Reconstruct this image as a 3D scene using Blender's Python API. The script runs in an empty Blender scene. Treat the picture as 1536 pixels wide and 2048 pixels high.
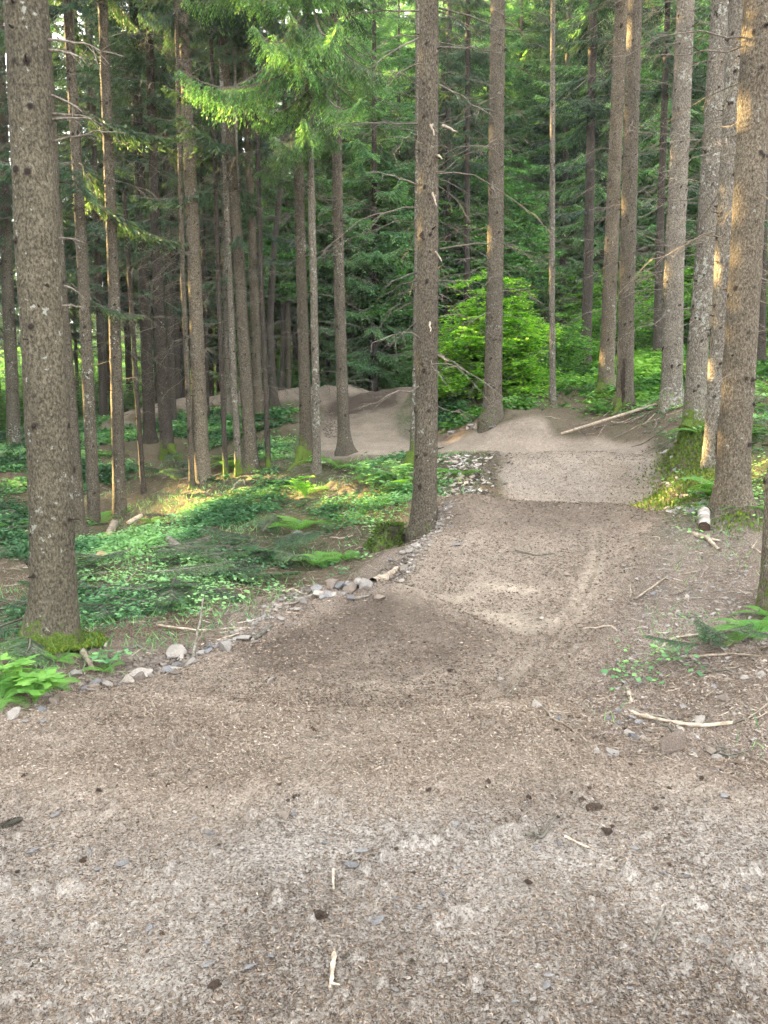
import bpy, math, random
import numpy as np
R = math.radians
# ------------------------------------------------------------------ camera, world, sun, exposure
scene = bpy.context.scene
COL = scene.collection
CAM_H = 1.6; PITCH = R(6.25); FPX = 1479.0
cam = bpy.data.cameras.new("camera"); camo = bpy.data.objects.new("camera", cam); COL.objects.link(camo)
cam.sensor_fit = 'VERTICAL'; cam.sensor_height = 36.0; cam.sensor_width = 27.0; cam.lens = 36.0 * FPX / 2048.0
cam.clip_start = 0.05; cam.clip_end = 1500
camo.location = (0, 0, CAM_H); camo.rotation_euler = (R(90) - PITCH, 0, 0)
scene.camera = camo

SUN_EL = R(17.0); SUN_AZ = R(-62.0)          # azimuth from +Y towards +X: the sun stands low at the left, behind the trees
SUNV = np.array([math.sin(SUN_AZ) * math.cos(SUN_EL), math.cos(SUN_AZ) * math.cos(SUN_EL), math.sin(SUN_EL)])
world = bpy.data.worlds.new("World"); scene.world = world; world.use_nodes = True
wn = world.node_tree; bgn = wn.nodes['Background']
sky = wn.nodes.new('ShaderNodeTexSky'); sky.sky_type = 'NISHITA'; sky.sun_disc = False
sky.sun_elevation = SUN_EL; sky.sun_rotation = SUN_AZ
sky.air_density = 1.0; sky.dust_density = 4.0; sky.ozone_density = 0.6; sky.altitude = 600
hsv = wn.nodes.new('ShaderNodeHueSaturation'); hsv.inputs['Saturation'].default_value = 0.10
wn.links.new(sky.outputs[0], hsv.inputs['Color']); wn.links.new(hsv.outputs[0], bgn.inputs[0])
bgn.inputs[1].default_value = 0.125
sl = bpy.data.lights.new("sun", 'SUN'); sl.energy = 5.0; sl.angle = R(0.5); sl.color = (1.0, 0.69, 0.28)
so = bpy.data.objects.new("sun", sl); COL.objects.link(so)
from mathutils import Vector, Matrix
so.rotation_euler = Vector(SUNV).to_track_quat('Z', 'Y').to_euler(); so.location = (-30, 20, 30)
vs = scene.view_settings; vs.view_transform = 'Standard'; vs.look = 'None'; vs.gamma = 1.0; vs.exposure = 4.12
scene.display_settings.display_device = 'sRGB'
cy = scene.cycles
scene.render.engine = 'CYCLES'
cy.use_denoising = True; cy.denoiser = 'OPENIMAGEDENOISE'; cy.denoising_input_passes = 'RGB_ALBEDO_NORMAL'
cy.max_bounces = 5; cy.diffuse_bounces = 4; cy.glossy_bounces = 1; cy.transmission_bounces = 3; cy.transparent_max_bounces = 4
cy.volume_bounces = 0
cy.sample_clamp_indirect = 6.0; cy.caustics_reflective = False; cy.caustics_refractive = False
cy.use_adaptive_sampling = True; cy.adaptive_threshold = 0.02

rng = np.random.default_rng(7); random.seed(7)

# ------------------------------------------------------------------ small numeric helpers
def ray(px, py):
    u = (px - 768.0) / FPX; v = -(py - 1024.0) / FPX
    return np.array([u, math.cos(PITCH) + v * math.sin(PITCH), -math.sin(PITCH) + v * math.cos(PITCH)])
def at(px, py, d):
    r = ray(px, py); r = r / r[1] * d
    return np.array([r[0], r[1], CAM_H + r[2]])
def nrm(a):
    return a / np.maximum(np.linalg.norm(a, axis=-1, keepdims=True), 1e-9)
def hash2(ix, iy, s):
    n = (ix.astype(np.int64) * 374761393 + iy.astype(np.int64) * 668265263 + s * 1274126177) & 0xffffffff
    n = ((n ^ (n >> 13)) * 1274126177) & 0xffffffff
    return ((n ^ (n >> 16)) & 0xffffff) / float(0xffffff)
def vnoise(x, y, s=0):
    ix = np.floor(x); iy = np.floor(y); fx = x - ix; fy = y - iy
    fx = fx * fx * (3 - 2 * fx); fy = fy * fy * (3 - 2 * fy)
    a = hash2(ix, iy, s); b = hash2(ix + 1, iy, s); c = hash2(ix, iy + 1, s); d = hash2(ix + 1, iy + 1, s)
    return (a * (1 - fx) + b * fx) * (1 - fy) + (c * (1 - fx) + d * fx) * fy * 1.0 - 0.5
def fbm(x, y, sc, o=4, s=0):
    r = 0; a = 1.0
    for k in range(o):
        r = r + a * vnoise(x * sc + 17.3 * k, y * sc - 9.1 * k, s + k); a *= 0.5; sc *= 2.03
    return r

# ------------------------------------------------------------------ the land: a smooth surface through known points
CP = []
def c(px, py, d, dz=0):
    p = at(px, py, d); CP.append((p[0], p[1], p[2] + dz))
def w(x, y, z): CP.append((x, y, z))
# near trail
for x in (-3, -1.2, 0.6, 2.4): w(x, -1.5, 0.0); w(x, 1.2, 0.0); w(x, 2.5, 0.0)
w(-2, 3.1, 0.02); w(-0.8, 3.1, 0.02); w(0.4, 3.1, 0.03); w(1.6, 3.1, 0.06); w(3.2, 3.1, 0.3)
w(-1.9, 3.8, 0.04); w(-0.9, 3.9, -0.02); w(0.1, 3.9, -0.03); w(0.9, 3.9, 0.02); w(1.8, 3.8, 0.10); w(2.8, 3.8, 0.28)
c(0, 1430, 3.9); c(160, 1335, 4.9); c(115, 1290, 5.4); c(300, 1345, 4.85)
w(-0.5, 4.6, -0.09); w(0.3, 4.8, -0.12); w(1.0, 4.9, -0.08)
c(430, 1300, 5.35); c(560, 1240, 6.0); c(650, 1200, 6.35); c(760, 1207, 6.2)
w(0.55, 5.8, -0.03); w(1.1, 5.8, -0.05); w(1.7, 5.7, 0.08)
w(0.0, 6.9, 0.10); w(0.7, 6.9, 0.10); w(1.3, 6.8, 0.10); w(2.0, 6.7, 0.18)
c(1350, 1300, 4.9); c(1500, 1480, 3.6); c(1536, 1200, 5.6); c(1300, 1100, 7.2); c(1450, 1120, 6.9); c(1700, 1200, 6)
# roller crest one
w(0.4, 8.0, 0.42); w(1.2, 8.0, 0.42); w(2.3, 8.0, 0.44)
c(890, 1008, 9.0); c(1000, 1002, 9.0); c(1120, 1004, 9.0); c(1240, 1008, 9.0); c(1330, 1020, 8.9)
w(1.0, 10.1, 0.50); w(2.0, 10.2, 0.46); w(2.9, 10.2, 0.48); w(3.6, 10.2, 0.66)
w(1.6, 11.2, 0.86); w(2.6, 11.2, 0.86); w(3.6, 11.2, 0.88)
c(1020, 908, 12.3); c(1100, 905, 12.3); c(1200, 903, 12.3); c(1295, 905, 12.2)
c(960, 960, 11.3); c(900, 1000, 10.0); c(905, 915, 12.4)
w(1.9, 13.4, 1.14); w(2.9, 13.4, 1.12); w(3.7, 13.4, 1.22)
# left forest floor
c(500, 1180, 7.2); c(700, 1140, 7.9); c(848, 1065, 8.9); c(200, 1150, 7.8); c(0, 1250, 6.6); c(-300, 1200, 7.5); c(400, 1120, 8.8)
c(160, 1078, 11.5); c(187, 1045, 12.8); c(240, 1028, 13.4); c(0, 1000, 14); c(-400, 1000, 14); c(560, 1050, 10.2); c(700, 1020, 10.6)
c(405, 965, 14.2); c(500, 945, 14.6); c(612, 920, 14.8); c(690, 902, 15.6); c(287, 985, 14.2); c(800, 940, 12.2); c(450, 990, 13.2)
c(740, 885, 16.8); c(900, 892, 15.2); c(1000, 890, 14.4); c(760, 845, 19.3); c(840, 870, 17.5); c(335, 912, 17.5); c(298, 885, 19); c(517, 838, 22)
c(28, 890, 22); c(-300, 900, 22); c(760, 812, 21.8); c(830, 800, 21.8)
c(120, 850, 26); c(300, 832, 25); c(560, 805, 25.5)
w(-16, 40, 2.0); w(-6, 40, 2.6); w(2, 40, 3.6); w(-30, 25, 0.6); w(-20, 70, 3.0); w(-55, 60, 1.5); w(0, 75, 4.6)
# right slope
c(1040, 858, 14.6); c(985, 838, 15.2); c(1106, 822, 16.2); c(1212, 792, 17); c(1250, 820, 14.8); c(1343, 805, 13.6); c(1388, 868, 11.2)
c(1424, 928, 9.6); c(1463, 1015, 7.8); c(1171, 748, 22); c(1314, 722, 20.5); c(1522, 728, 19); c(1000, 795, 19); c(1150, 800, 17.8)
c(900, 790, 23); c(1700, 860, 12); c(1700, 700, 20)
w(8, 38, 6.8); w(18, 38, 11); w(14, 60, 14); w(30, 60, 22); w(45, 30, 20); w(10, 75, 11); w(22, 20, 8.5); w(14, 8, 3.6); w(12, 0, 2.4); w(30, 0, 8)
w(-12, 0, -0.6); w(-30, 0, -1.5); w(0, -15, -0.2); w(-25, -25, -2); w(25, -25, 4); w(-55, 20, -1.5); w(60, 60, 30); w(0, -50, 0)
CP = np.array(CP)
def tps_fit(C):
    n = len(C); X = C[:, :2]
    r = np.linalg.norm(X[:, None] - X[None], axis=2)
    K = np.where(r > 0, r * r * np.log(np.maximum(r, 1e-9)), 0) + np.eye(n) * 0.004
    Pm = np.c_[np.ones(n), X]
    A = np.zeros((n + 3, n + 3)); A[:n, :n] = K; A[:n, n:] = Pm; A[n:, :n] = Pm.T
    return np.linalg.solve(A, np.r_[C[:, 2], np.zeros(3)])
TW = tps_fit(CP)
def smooth_z(x, y):
    x = np.asarray(x, float); y = np.asarray(y, float); sh = x.shape
    x = x.ravel(); y = y.ravel(); rr = np.hypot(x, y); k = np.minimum(1, 85.0 / np.maximum(rr, 1e-6)); x = x * k; y = y * k
    out = np.empty(len(x)); n = len(CP)
    for a in range(0, len(x), 40000):
        xa = x[a:a + 40000]; ya = y[a:a + 40000]
        r2 = (xa[:, None] - CP[None, :, 0]) ** 2 + (ya[:, None] - CP[None, :, 1]) ** 2
        out[a:a + 40000] = (0.5 * r2 * np.log(np.maximum(r2, 1e-12))) @ TW[:n] + TW[n] + TW[n + 1] * xa + TW[n + 2] * ya
    return out.reshape(sh)
# polyline / polygon distance
def seg_dist(x, y, pts):
    best = np.full(x.shape, 1e9)
    for (x0, y0), (x1, y1) in zip(pts[:-1], pts[1:]):
        dx, dy = x1 - x0, y1 - y0; L2 = dx * dx + dy * dy + 1e-12
        t = np.clip(((x - x0) * dx + (y - y0) * dy) / L2, 0, 1)
        best = np.minimum(best, np.hypot(x - x0 - t * dx, y - y0 - t * dy))
    return best
def inside(x, y, poly):
    r = np.zeros(x.shape, bool); n = len(poly)
    for i in range(n):
        x0, y0 = poly[i]; x1, y1 = poly[(i + 1) % n]
        if y0 == y1: continue
        cnd = ((y0 > y) != (y1 > y)) & (x < (x1 - x0) * (y - y0) / (y1 - y0) + x0); r ^= cnd
    return r
def sdist(x, y, poly):
    d = seg_dist(x, y, poly + [poly[0]])
    return np.where(inside(x, y, poly), d, -d)
# berm ridge (a banked turn) far behind
BERM = [tuple(at(*q)[:2]) for q in ((250, 860, 22.5), (300, 835, 24), (350, 812, 25), (450, 800, 26), (560, 790, 26), (650, 790, 25.5), (700, 790, 25))]
RIDGE = [tuple(at(*q)[:2]) for q in ((600, 1215, 6.2), (700, 1205, 6.25), (830, 1215, 6.1), (940, 1240, 5.95), (1020, 1262, 5.8))]
def bump_z(x, y):
    d = seg_dist(x, y, BERM)
    z = 0.42 * np.exp(-(d / 0.75) ** 2)
    # dark jump face in front of the berm
    jx, jy = at(790, 800, 23.2)[:2]
    ex = (x - jx) / 1.5; ey = (y - jy) / 0.9
    z = z + 0.34 * np.exp(-(ex ** 4)) * np.exp(-ey ** 2)
    tx, ty = at(1040, 870, 14.2)[:2]                     # small take-off ramp right of the bend
    ex = (x - tx) / 0.78; ey = (y - ty) / 0.7
    z = z + 0.07 * np.exp(-(ex ** 4)) * np.exp(-ey ** 4)
    rd = seg_dist(x, y, RIDGE); sy = (y - 6.15) + 0.25 * x
    z = z + 0.21 * np.exp(-(rd / np.where(sy > 0, .22, .5)) ** 2) * np.clip((1.15 - x) * 1.2, 0, 1)
    z = z + 0.035 * np.exp(-((y - 3.18 - .1 * np.sin(x * 2)) / .16) ** 2)
    return z
def z0(x, y):
    return smooth_z(x, y) + bump_z(np.asarray(x, float), np.asarray(y, float))
def hit(px, py, lo=1.0, hi=90.0):
    r = ray(px, py); r = r / r[1]
    d = np.geomspace(lo, hi, 500); z = z0(r[0] * d, d); dz = CAM_H + r[2] * d - z
    k = np.where(dz < 0)[0]
    if len(k) == 0: d = 60.0
    else:
        k = k[0]
        if k == 0: d = d[0]
        else:
            a, b = dz[k - 1], dz[k]; d = d[k - 1] + (d[k] - d[k - 1]) * a / (a - b)
    return np.array([r[0] * d, d, CAM_H + r[2] * d])
def hp(L): return [tuple(hit(*q)[:2]) for q in L]
PATH = [(-6, -4), (-6, 2.2)] + hp([(-260, 1470), (0, 1425), (130, 1385), (300, 1345), (420, 1300), (560, 1240), (650, 1200), (760, 1180), (820, 1120), (870, 1062), (893, 1012)]) \
    + [(1.05, 9.6), (1.35, 10.2)] + [tuple(at(1005, 990, 10.4)[:2]), tuple(at(1012, 912, 12.2)[:2])] + hp([(985, 903)]) + hp([(870, 905), (700, 908), (640, 900), (645, 860), (655, 830), (640, 800)]) \
    + [tuple(at(640, 780, 24.6)[:2]), tuple(at(560, 790, 25)[:2]), tuple(at(450, 800, 25.2)[:2]), tuple(at(350, 812, 24.2)[:2]), tuple(at(240, 860, 22)[:2]),
       tuple(at(235, 840, 23.5)[:2]), tuple(at(350, 812, 26)[:2]), tuple(at(450, 800, 27)[:2]), tuple(at(650, 790, 26.5)[:2]), tuple(at(840, 790, 25)[:2])] \
    + hp([(828, 785), (800, 805), (790, 840), (800, 868), (840, 885), (900, 882), (960, 868)]) + [tuple(at(990, 845, 14.9)[:2]), tuple(at(1085, 850, 14.8)[:2])] \
    + hp([(1110, 872), (1200, 880), (1290, 890), (1308, 905)]) + [tuple(at(1308, 985, 10.4)[:2])] + hp([(1330, 1022), (1290, 1100), (1240, 1180), (1195, 1250), (1180, 1330), (1140, 1400), (1120, 1450), (1300, 1535), (1536, 1600), (1800, 1680)]) \
    + [(7, 1.5), (7, -4)]
BOWL = hp([(440, 1292), (560, 1245), (640, 1212)]) + [tuple(at(*q)[:2]) for q in ((700, 1206, 6.2), (830, 1216, 6.05), (940, 1240, 5.9), (1030, 1266, 5.75))] + hp([(1000, 1310), (860, 1350), (700, 1372), (520, 1352)])
SANDB = [hp([(800, 1205), (900, 1200), (1000, 1225), (1060, 1262)]), hp([(830, 1180), (960, 1168), (1060, 1180)]), hp([(1060, 1262), (1130, 1225)])]
TRACK = hp([(1190, 1060), (1195, 1100), (1180, 1150), (1150, 1210), (1100, 1270), (1050, 1330), (980, 1400)])
TRACK2 = hp([(1215, 1080), (1200, 1150), (1170, 1220), (1110, 1290)])
def path_mask(x, y):
    m = sdist(x, y, PATH)
    m = m + 0.16 * fbm(x, y, 1.6, 4, 5)
    return np.clip(0.5 + m * 5.0, 0, 1)
def detail_z(x, y, pm):
    r = np.hypot(x, y)
    fine = fbm(x, y, 7, 3, 11) * 0.010 + fbm(x, y, 28, 2, 21) * 0.0055 * (r < 9) + fbm(x, y, 1.3, 3, 3) * 0.03
    lump = np.maximum(fbm(x, y, 11, 3, 41) - 0.30, 0) * 0.09
    rough = fbm(x, y, 2.4, 4, 31) * 0.10 + fbm(x, y, 12, 3, 51) * 0.035 + np.minimum(r / 60, 1) * fbm(x, y, 0.25, 2, 61) * 0.5
    tr = -0.03 * np.exp(-(seg_dist(x, y, TRACK) / 0.035) ** 2) - 0.012 * np.exp(-(seg_dist(x, y, TRACK2) / 0.03) ** 2) + 0.012 * np.exp(-((seg_dist(x, y, TRACK) - 0.07) / 0.03) ** 2)
    fine = fine + np.clip((y - 17) / 4, 0, 1) * (fbm(x, y, 2.2, 3, 143) * .12)
    return (fine + lump * (0.4 + (r < 4.2))) * pm + rough * (1 - pm) + tr
def gz(x, y):
    x = np.atleast_1d(np.asarray(x, float)); y = np.atleast_1d(np.asarray(y, float))
    return z0(x, y) + detail_z(x, y, path_mask(x, y))
def gz1(x, y): return float(gz(x, y)[0])

# ------------------------------------------------------------------ mesh and object helpers
def mesh_np(name, V, F, mats, midx=None, attrs=None, smooth=False):
    """V (n,3); F = list of arrays (m,3) or (m,4)"""
    me = bpy.data.meshes.new(name)
    if not isinstance(F, (list, tuple)): F = [F]
    F = [f for f in F if len(f)]
    me.vertices.add(len(V)); me.vertices.foreach_set('co', np.ascontiguousarray(V, dtype=np.float32).ravel())
    nl = sum(f.size for f in F); nf = sum(len(f) for f in F)
    me.loops.add(nl); me.polygons.add(nf)
    me.loops.foreach_set('vertex_index', np.concatenate([np.asarray(f, dtype=np.int32).ravel() for f in F]))
    tot = np.concatenate([np.full(len(f), f.shape[1], dtype=np.int32) for f in F])
    st = np.r_[0, np.cumsum(tot)[:-1]].astype(np.int32)
    me.polygons.foreach_set('loop_start', st)
    if midx is not None: me.polygons.foreach_set('material_index', np.asarray(midx, dtype=np.int32))
    me.polygons.foreach_set('use_smooth', np.full(nf, smooth))
    for m in (mats if isinstance(mats, (list, tuple)) else [mats]): me.materials.append(m)
    if attrs:
        for k, a in attrs.items():
            at_ = me.attributes.new(k, 'FLOAT', 'POINT'); at_.data.foreach_set('value', np.asarray(a, dtype=np.float32))
    me.update(); me.validate()
    return me
def link(name, me, parent=None, loc=None, rot=None, scale=None):
    o = bpy.data.objects.new(name, me); COL.objects.link(o)
    if parent: o.parent = parent
    if loc is not None: o.location = [float(v) for v in loc]
    if rot is not None: o.rotation_euler = rot
    if scale is not None: o.scale = scale if hasattr(scale, '__len__') else (scale,) * 3
    return o
def tag(o, label=None, cat=None, group=None, kind=None):
    if label: o['label'] = label
    if cat: o['category'] = cat
    if group: o['group'] = group
    if kind: o['kind'] = kind
    return o
class Acc:                         # collects arrays of geometry for ONE mesh
    def __init__(s): s.V = []; s.F3 = []; s.F4 = []; s.M3 = []; s.M4 = []; s.A = []; s.n = 0
    def add(s, V, F, m=0, a=0.0):
        V = np.asarray(V, float).reshape(-1, 3); F = np.asarray(F)
        if F.shape[1] == 3: s.F3.append(F + s.n); s.M3.append(np.full(len(F), m))
        else: s.F4.append(F + s.n); s.M4.append(np.full(len(F), m))
        s.V.append(V); s.A.append(np.broadcast_to(np.asarray(a, float), (len(V),))); s.n += len(V)
    def mesh(s, name, mats, smooth=False, attr='tint'):
        V = np.concatenate(s.V); F = []; M = []
        if s.F3: F.append(np.concatenate(s.F3)); M.append(np.concatenate(s.M3))
        if s.F4: F.append(np.concatenate(s.F4)); M.append(np.concatenate(s.M4))
        return mesh_np(name, V, F, mats, np.concatenate(M), {attr: np.concatenate(s.A)}, smooth)
def kites(P, D, L, W, N, wmid=0.5):
    """pointed leaf/twig quads: base P, direction D, length L, half width W, facing N"""
    n = len(P); D = nrm(D); S = nrm(np.cross(D, N)); L = np.broadcast_to(L, (n,))[:, None]; W = np.broadcast_to(W, (n,))[:, None]
    V = np.stack([P, P + D * L * wmid + S * W, P + D * L, P + D * L * wmid - S * W], 1).reshape(-1, 3)
    return V, np.arange(4 * n).reshape(-1, 4)
def tube(P, r, k=6, cap=True):
    """P (n,3) centre line, r (n,) radii"""
    P = np.asarray(P, float); n = len(P); r = np.broadcast_to(r, (n,))
    T = np.gradient(P, axis=0); T = nrm(T)
    up = np.array([0.13, 0.21, 1.0]) if abs(T[:, 2]).mean() < 0.8 else np.array([1.0, 0.1, 0.0])
    A = nrm(np.cross(T, up)); B = np.cross(T, A)
    th = np.linspace(0, 2 * np.pi, k, endpoint=False)
    V = (P[:, None] + r[:, None, None] * (A[:, None] * np.cos(th)[None, :, None] + B[:, None] * np.sin(th)[None, :, None])).reshape(-1, 3)
    i = np.arange(n - 1)[:, None] * k; j = np.arange(k)[None]
    F = np.stack([i + j, i + (j + 1) % k, i + k + (j + 1) % k, i + k + j], -1).reshape(-1, 4)
    return V, F
def rotz(V, a):
    ca, sa = math.cos(a), math.sin(a); V = np.asarray(V)
    return np.stack([V[..., 0] * ca - V[..., 1] * sa, V[..., 0] * sa + V[..., 1] * ca, V[..., 2]], -1)

# ------------------------------------------------------------------ materials
def new_mat(name):
    m = bpy.data.materials.new(name); m.use_nodes = True; nt = m.node_tree
    b = nt.nodes['Principled BSDF']; b.inputs['Roughness'].default_value = 0.9
    if 'Specular IOR Level' in b.inputs: b.inputs['Specular IOR Level'].default_value = 0.25
    return m, nt, b
def N(nt, t, **kw):
    n = nt.nodes.new('ShaderNode' + t)
    for k, v in kw.items():
        if k in n.inputs: n.inputs[k].default_value = v
        else: setattr(n, k, v)
    return n
def noise(nt, vec, scale, detail=4, rough=0.6, out='Fac'):
    n = N(nt, 'TexNoise'); n.inputs['Scale'].default_value = scale; n.inputs['Detail'].default_value = detail; n.inputs['Roughness'].default_value = rough
    nt.links.new(vec, n.inputs['Vector']); return n.outputs[out]
def ramp(nt, fac, stops):
    n = N(nt, 'ValToRGB'); e = n.color_ramp.elements
    while len(e) < len(stops): e.new(0.5)
    for el, (p, cc) in zip(e, stops): el.position = p; el.color = (cc if hasattr(cc, '__len__') else (cc, cc, cc)) + ((1,) if hasattr(cc, '__len__') else (1,))
    nt.links.new(fac, n.inputs[0]); return n.outputs[0]
def mix(nt, fac, a, b, mode='MIX'):
    n = N(nt, 'MixRGB'); n.blend_type = mode
    for s, v in ((n.inputs[0], fac), (n.inputs[1], a), (n.inputs[2], b)):
        if hasattr(v, 'is_output') or isinstance(v, bpy.types.NodeSocket): nt.links.new(v, s)
        elif hasattr(v, '__len__'): s.default_value = tuple(v) + ((1,) if len(v) == 3 else ())
        else: s.default_value = v
    return n.outputs[0]
def math_(nt, op, a, b=0.0, clamp=False):
    n = N(nt, 'Math'); n.operation = op; n.use_clamp = clamp
    for s, v in ((n.inputs[0], a), (n.inputs[1], b)):
        if isinstance(v, bpy.types.NodeSocket): nt.links.new(v, s)
        else: s.default_value = v
    return n.outputs[0]
def bump(nt, b, h, strength=0.5, dist=0.01):
    n = N(nt, 'Bump'); n.inputs['Strength'].default_value = strength; n.inputs['Distance'].default_value = dist
    nt.links.new(h, n.inputs['Height']); nt.links.new(n.outputs[0], b.inputs['Normal']); return n
def attr(nt, name):
    n = N(nt, 'Attribute'); n.attribute_name = name; return n.outputs['Fac']
def objvec(nt, mul=30.0):
    tc = N(nt, 'TexCoord'); oi = N(nt, 'ObjectInfo'); m = N(nt, 'VectorMath'); m.operation = 'ADD'
    s = math_(nt, 'MULTIPLY', oi.outputs['Random'], mul)
    nt.links.new(tc.outputs['Object'], m.inputs[0]); nt.links.new(s, m.inputs[1]); return m.outputs[0], oi.outputs['Random']

def ground_material():
    m, nt, b = new_mat('earth'); geo = N(nt, 'NewGeometry').outputs['Position']
    pm = attr(nt, 'path'); sand = attr(nt, 'sand'); grav = attr(nt, 'gravel'); green = attr(nt, 'green')
    n1 = noise(nt, geo, 90, 6, 0.75); n2 = noise(nt, geo, 1.3, 4); n3 = noise(nt, geo, 14, 5, 0.65); n4 = noise(nt, geo, 240, 3, 0.7)
    dirt = ramp(nt, n1, [(0.36, (0.125, 0.093, 0.070)), (0.45, (0.28, 0.226, 0.178)), (0.54, (0.38, 0.315, 0.255)), (0.64, (0.54, 0.47, 0.395))])
    gr = ramp(nt, n1, [(0.36, (0.15, 0.12, 0.098)), (0.45, (0.36, 0.322, 0.28)), (0.54, (0.51, 0.472, 0.43)), (0.64, (0.63, 0.60, 0.56))])
    sd = ramp(nt, n1, [(0.34, (0.30, 0.24, 0.185)), (0.62, (0.60, 0.51, 0.41))])
    col = mix(nt, grav, dirt, gr); col = mix(nt, sand, col, sd)
    v = ramp(nt, n2, [(0.3, 0.78), (0.7, 1.18)]); col = mix(nt, 1.0, col, v, 'MULTIPLY')
    v3 = ramp(nt, n3, [(0.3, 0.80), (0.65, 1.12)]); col = mix(nt, 1.0, col, v3, 'MULTIPLY')
    floor_ = ramp(nt, n1, [(0.32, (0.035, 0.024, 0.017)), (0.48, (0.12, 0.085, 0.060)), (0.60, (0.25, 0.19, 0.14)), (0.74, (0.42, 0.35, 0.28))])
    gcol = ramp(nt, n3, [(0.3, (0.020, 0.045, 0.012)), (0.7, (0.055, 0.11, 0.025))])
    floor_ = mix(nt, attr(nt, 'bank'), floor_, ramp(nt, n1, [(0.35, (0.075, 0.053, 0.040)), (0.46, (0.20, 0.155, 0.125)), (0.56, (0.34, 0.285, 0.24)), (0.66, (0.52, 0.46, 0.40))]))
    gm = math_(nt, 'MULTIPLY', green, ramp(nt, n3, [(0.38, 0.15), (0.6, 0.9)]))
    floor_ = mix(nt, gm, floor_, gcol)
    col = mix(nt, math_(nt, 'MULTIPLY', attr(nt, 'damp_and_shade'), 0.82), col, (0.045, 0.030, 0.022)); col = mix(nt, pm, floor_, col)
    nt.links.new(col, b.inputs['Base Color'])
    n5 = noise(nt, geo, 38, 4, 0.7); h = math_(nt, 'ADD', n1, math_(nt, 'MULTIPLY', n4, 0.4)); h = math_(nt, 'ADD', h, math_(nt, 'MULTIPLY', n5, 1.2)); h = math_(nt, 'ADD', h, math_(nt, 'MULTIPLY', n3, 0.8))
    bump(nt, b, h, 1.0, 0.024); b.inputs['Roughness'].default_value = 0.95
    return m
def bark_material(name, base, dark, light, lichen=0.15, reddish=None):
    m, nt, b = new_mat(name); vec, rnd = objvec(nt)
    mp = N(nt, 'Mapping'); mp.inputs['Scale'].default_value = (1, 1, 0.6); nt.links.new(vec, mp.inputs[0]); v2 = mp.outputs[0]
    n1 = noise(nt, v2, 62, 5, 0.75); n2 = noise(nt, v2, 7, 4, 0.6); n3 = noise(nt, v2, 1.1, 3)
    vo = N(nt, 'TexVoronoi'); vo.inputs['Scale'].default_value = 34; nt.links.new(v2, vo.inputs['Vector'])
    col = ramp(nt, n1, [(0.38, dark), (0.5, base), (0.64, light)])
    col = mix(nt, 1.0, col, ramp(nt, n2, [(0.3, 0.86), (0.7, 1.12)]), 'MULTIPLY')
    col = mix(nt, 1.0, col, ramp(nt, n3, [(0.3, 0.8), (0.7, 1.2)]), 'MULTIPLY')
    col = mix(nt, 1.0, col, ramp(nt, rnd, [(0.0, (0.86, 0.84, 0.82)), (1.0, (1.10, 1.10, 1.12))]), 'MULTIPLY')
    crack = ramp(nt, vo.outputs['Distance'], [(0.0, 1.0), (0.75, 1.0), (1.0, 0.55)]); col = mix(nt, 1.0, col, crack, 'MULTIPLY')
    # pale lichen spots
    l1 = noise(nt, vec, 17, 4, 0.6); l2 = noise(nt, vec, 1.4, 2); l3 = noise(nt, vec, 70, 3)
    lm = math_(nt, 'ADD', l1, math_(nt, 'MULTIPLY', math_(nt, 'SUBTRACT', l2, 0.5), 0.5)); lm = math_(nt, 'ADD', lm, math_(nt, 'MULTIPLY', math_(nt, 'SUBTRACT', l3, 0.5), 0.12))
    t = 0.775 - lichen; lmask = ramp(nt, lm, [(t, 0.0), (t + 0.05, 0.7)])
    col = mix(nt, lmask, col, ramp(nt, l3, [(0.3, (0.22, 0.235, 0.20)), (0.7, (0.42, 0.44, 0.39))]))
    kn = ramp(nt, attr(nt, 'knot'), [(0.22, 0.0), (0.55, 1.0)]); col = mix(nt, kn, col, (0.018, 0.013, 0.010))
    ms = attr(nt, 'moss'); mn = noise(nt, vec, 12, 4, 0.7)
    mm = math_(nt, 'MULTIPLY', ramp(nt, math_(nt, 'ADD', math_(nt, 'MULTIPLY', math_(nt, 'SUBTRACT', mn, 0.5), 1.8), ms), [(0.42, 0.0), (0.62, 1.0)]), math_(nt, 'GREATER_THAN', ms, 0.02))
    mcol = ramp(nt, noise(nt, vec, 70, 4, 0.7), [(0.3, (0.030, 0.055, 0.008)), (0.6, (0.10, 0.155, 0.022)), (0.75, (0.17, 0.24, 0.04))])
    col = mix(nt, mm, col, mcol)
    nt.links.new(col, b.inputs['Base Color'])
    h = math_(nt, 'ADD', n1, math_(nt, 'MULTIPLY', vo.outputs['Distance'], -0.7))
    bump(nt, b, h, 1.0, 0.02)
    return m
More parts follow.
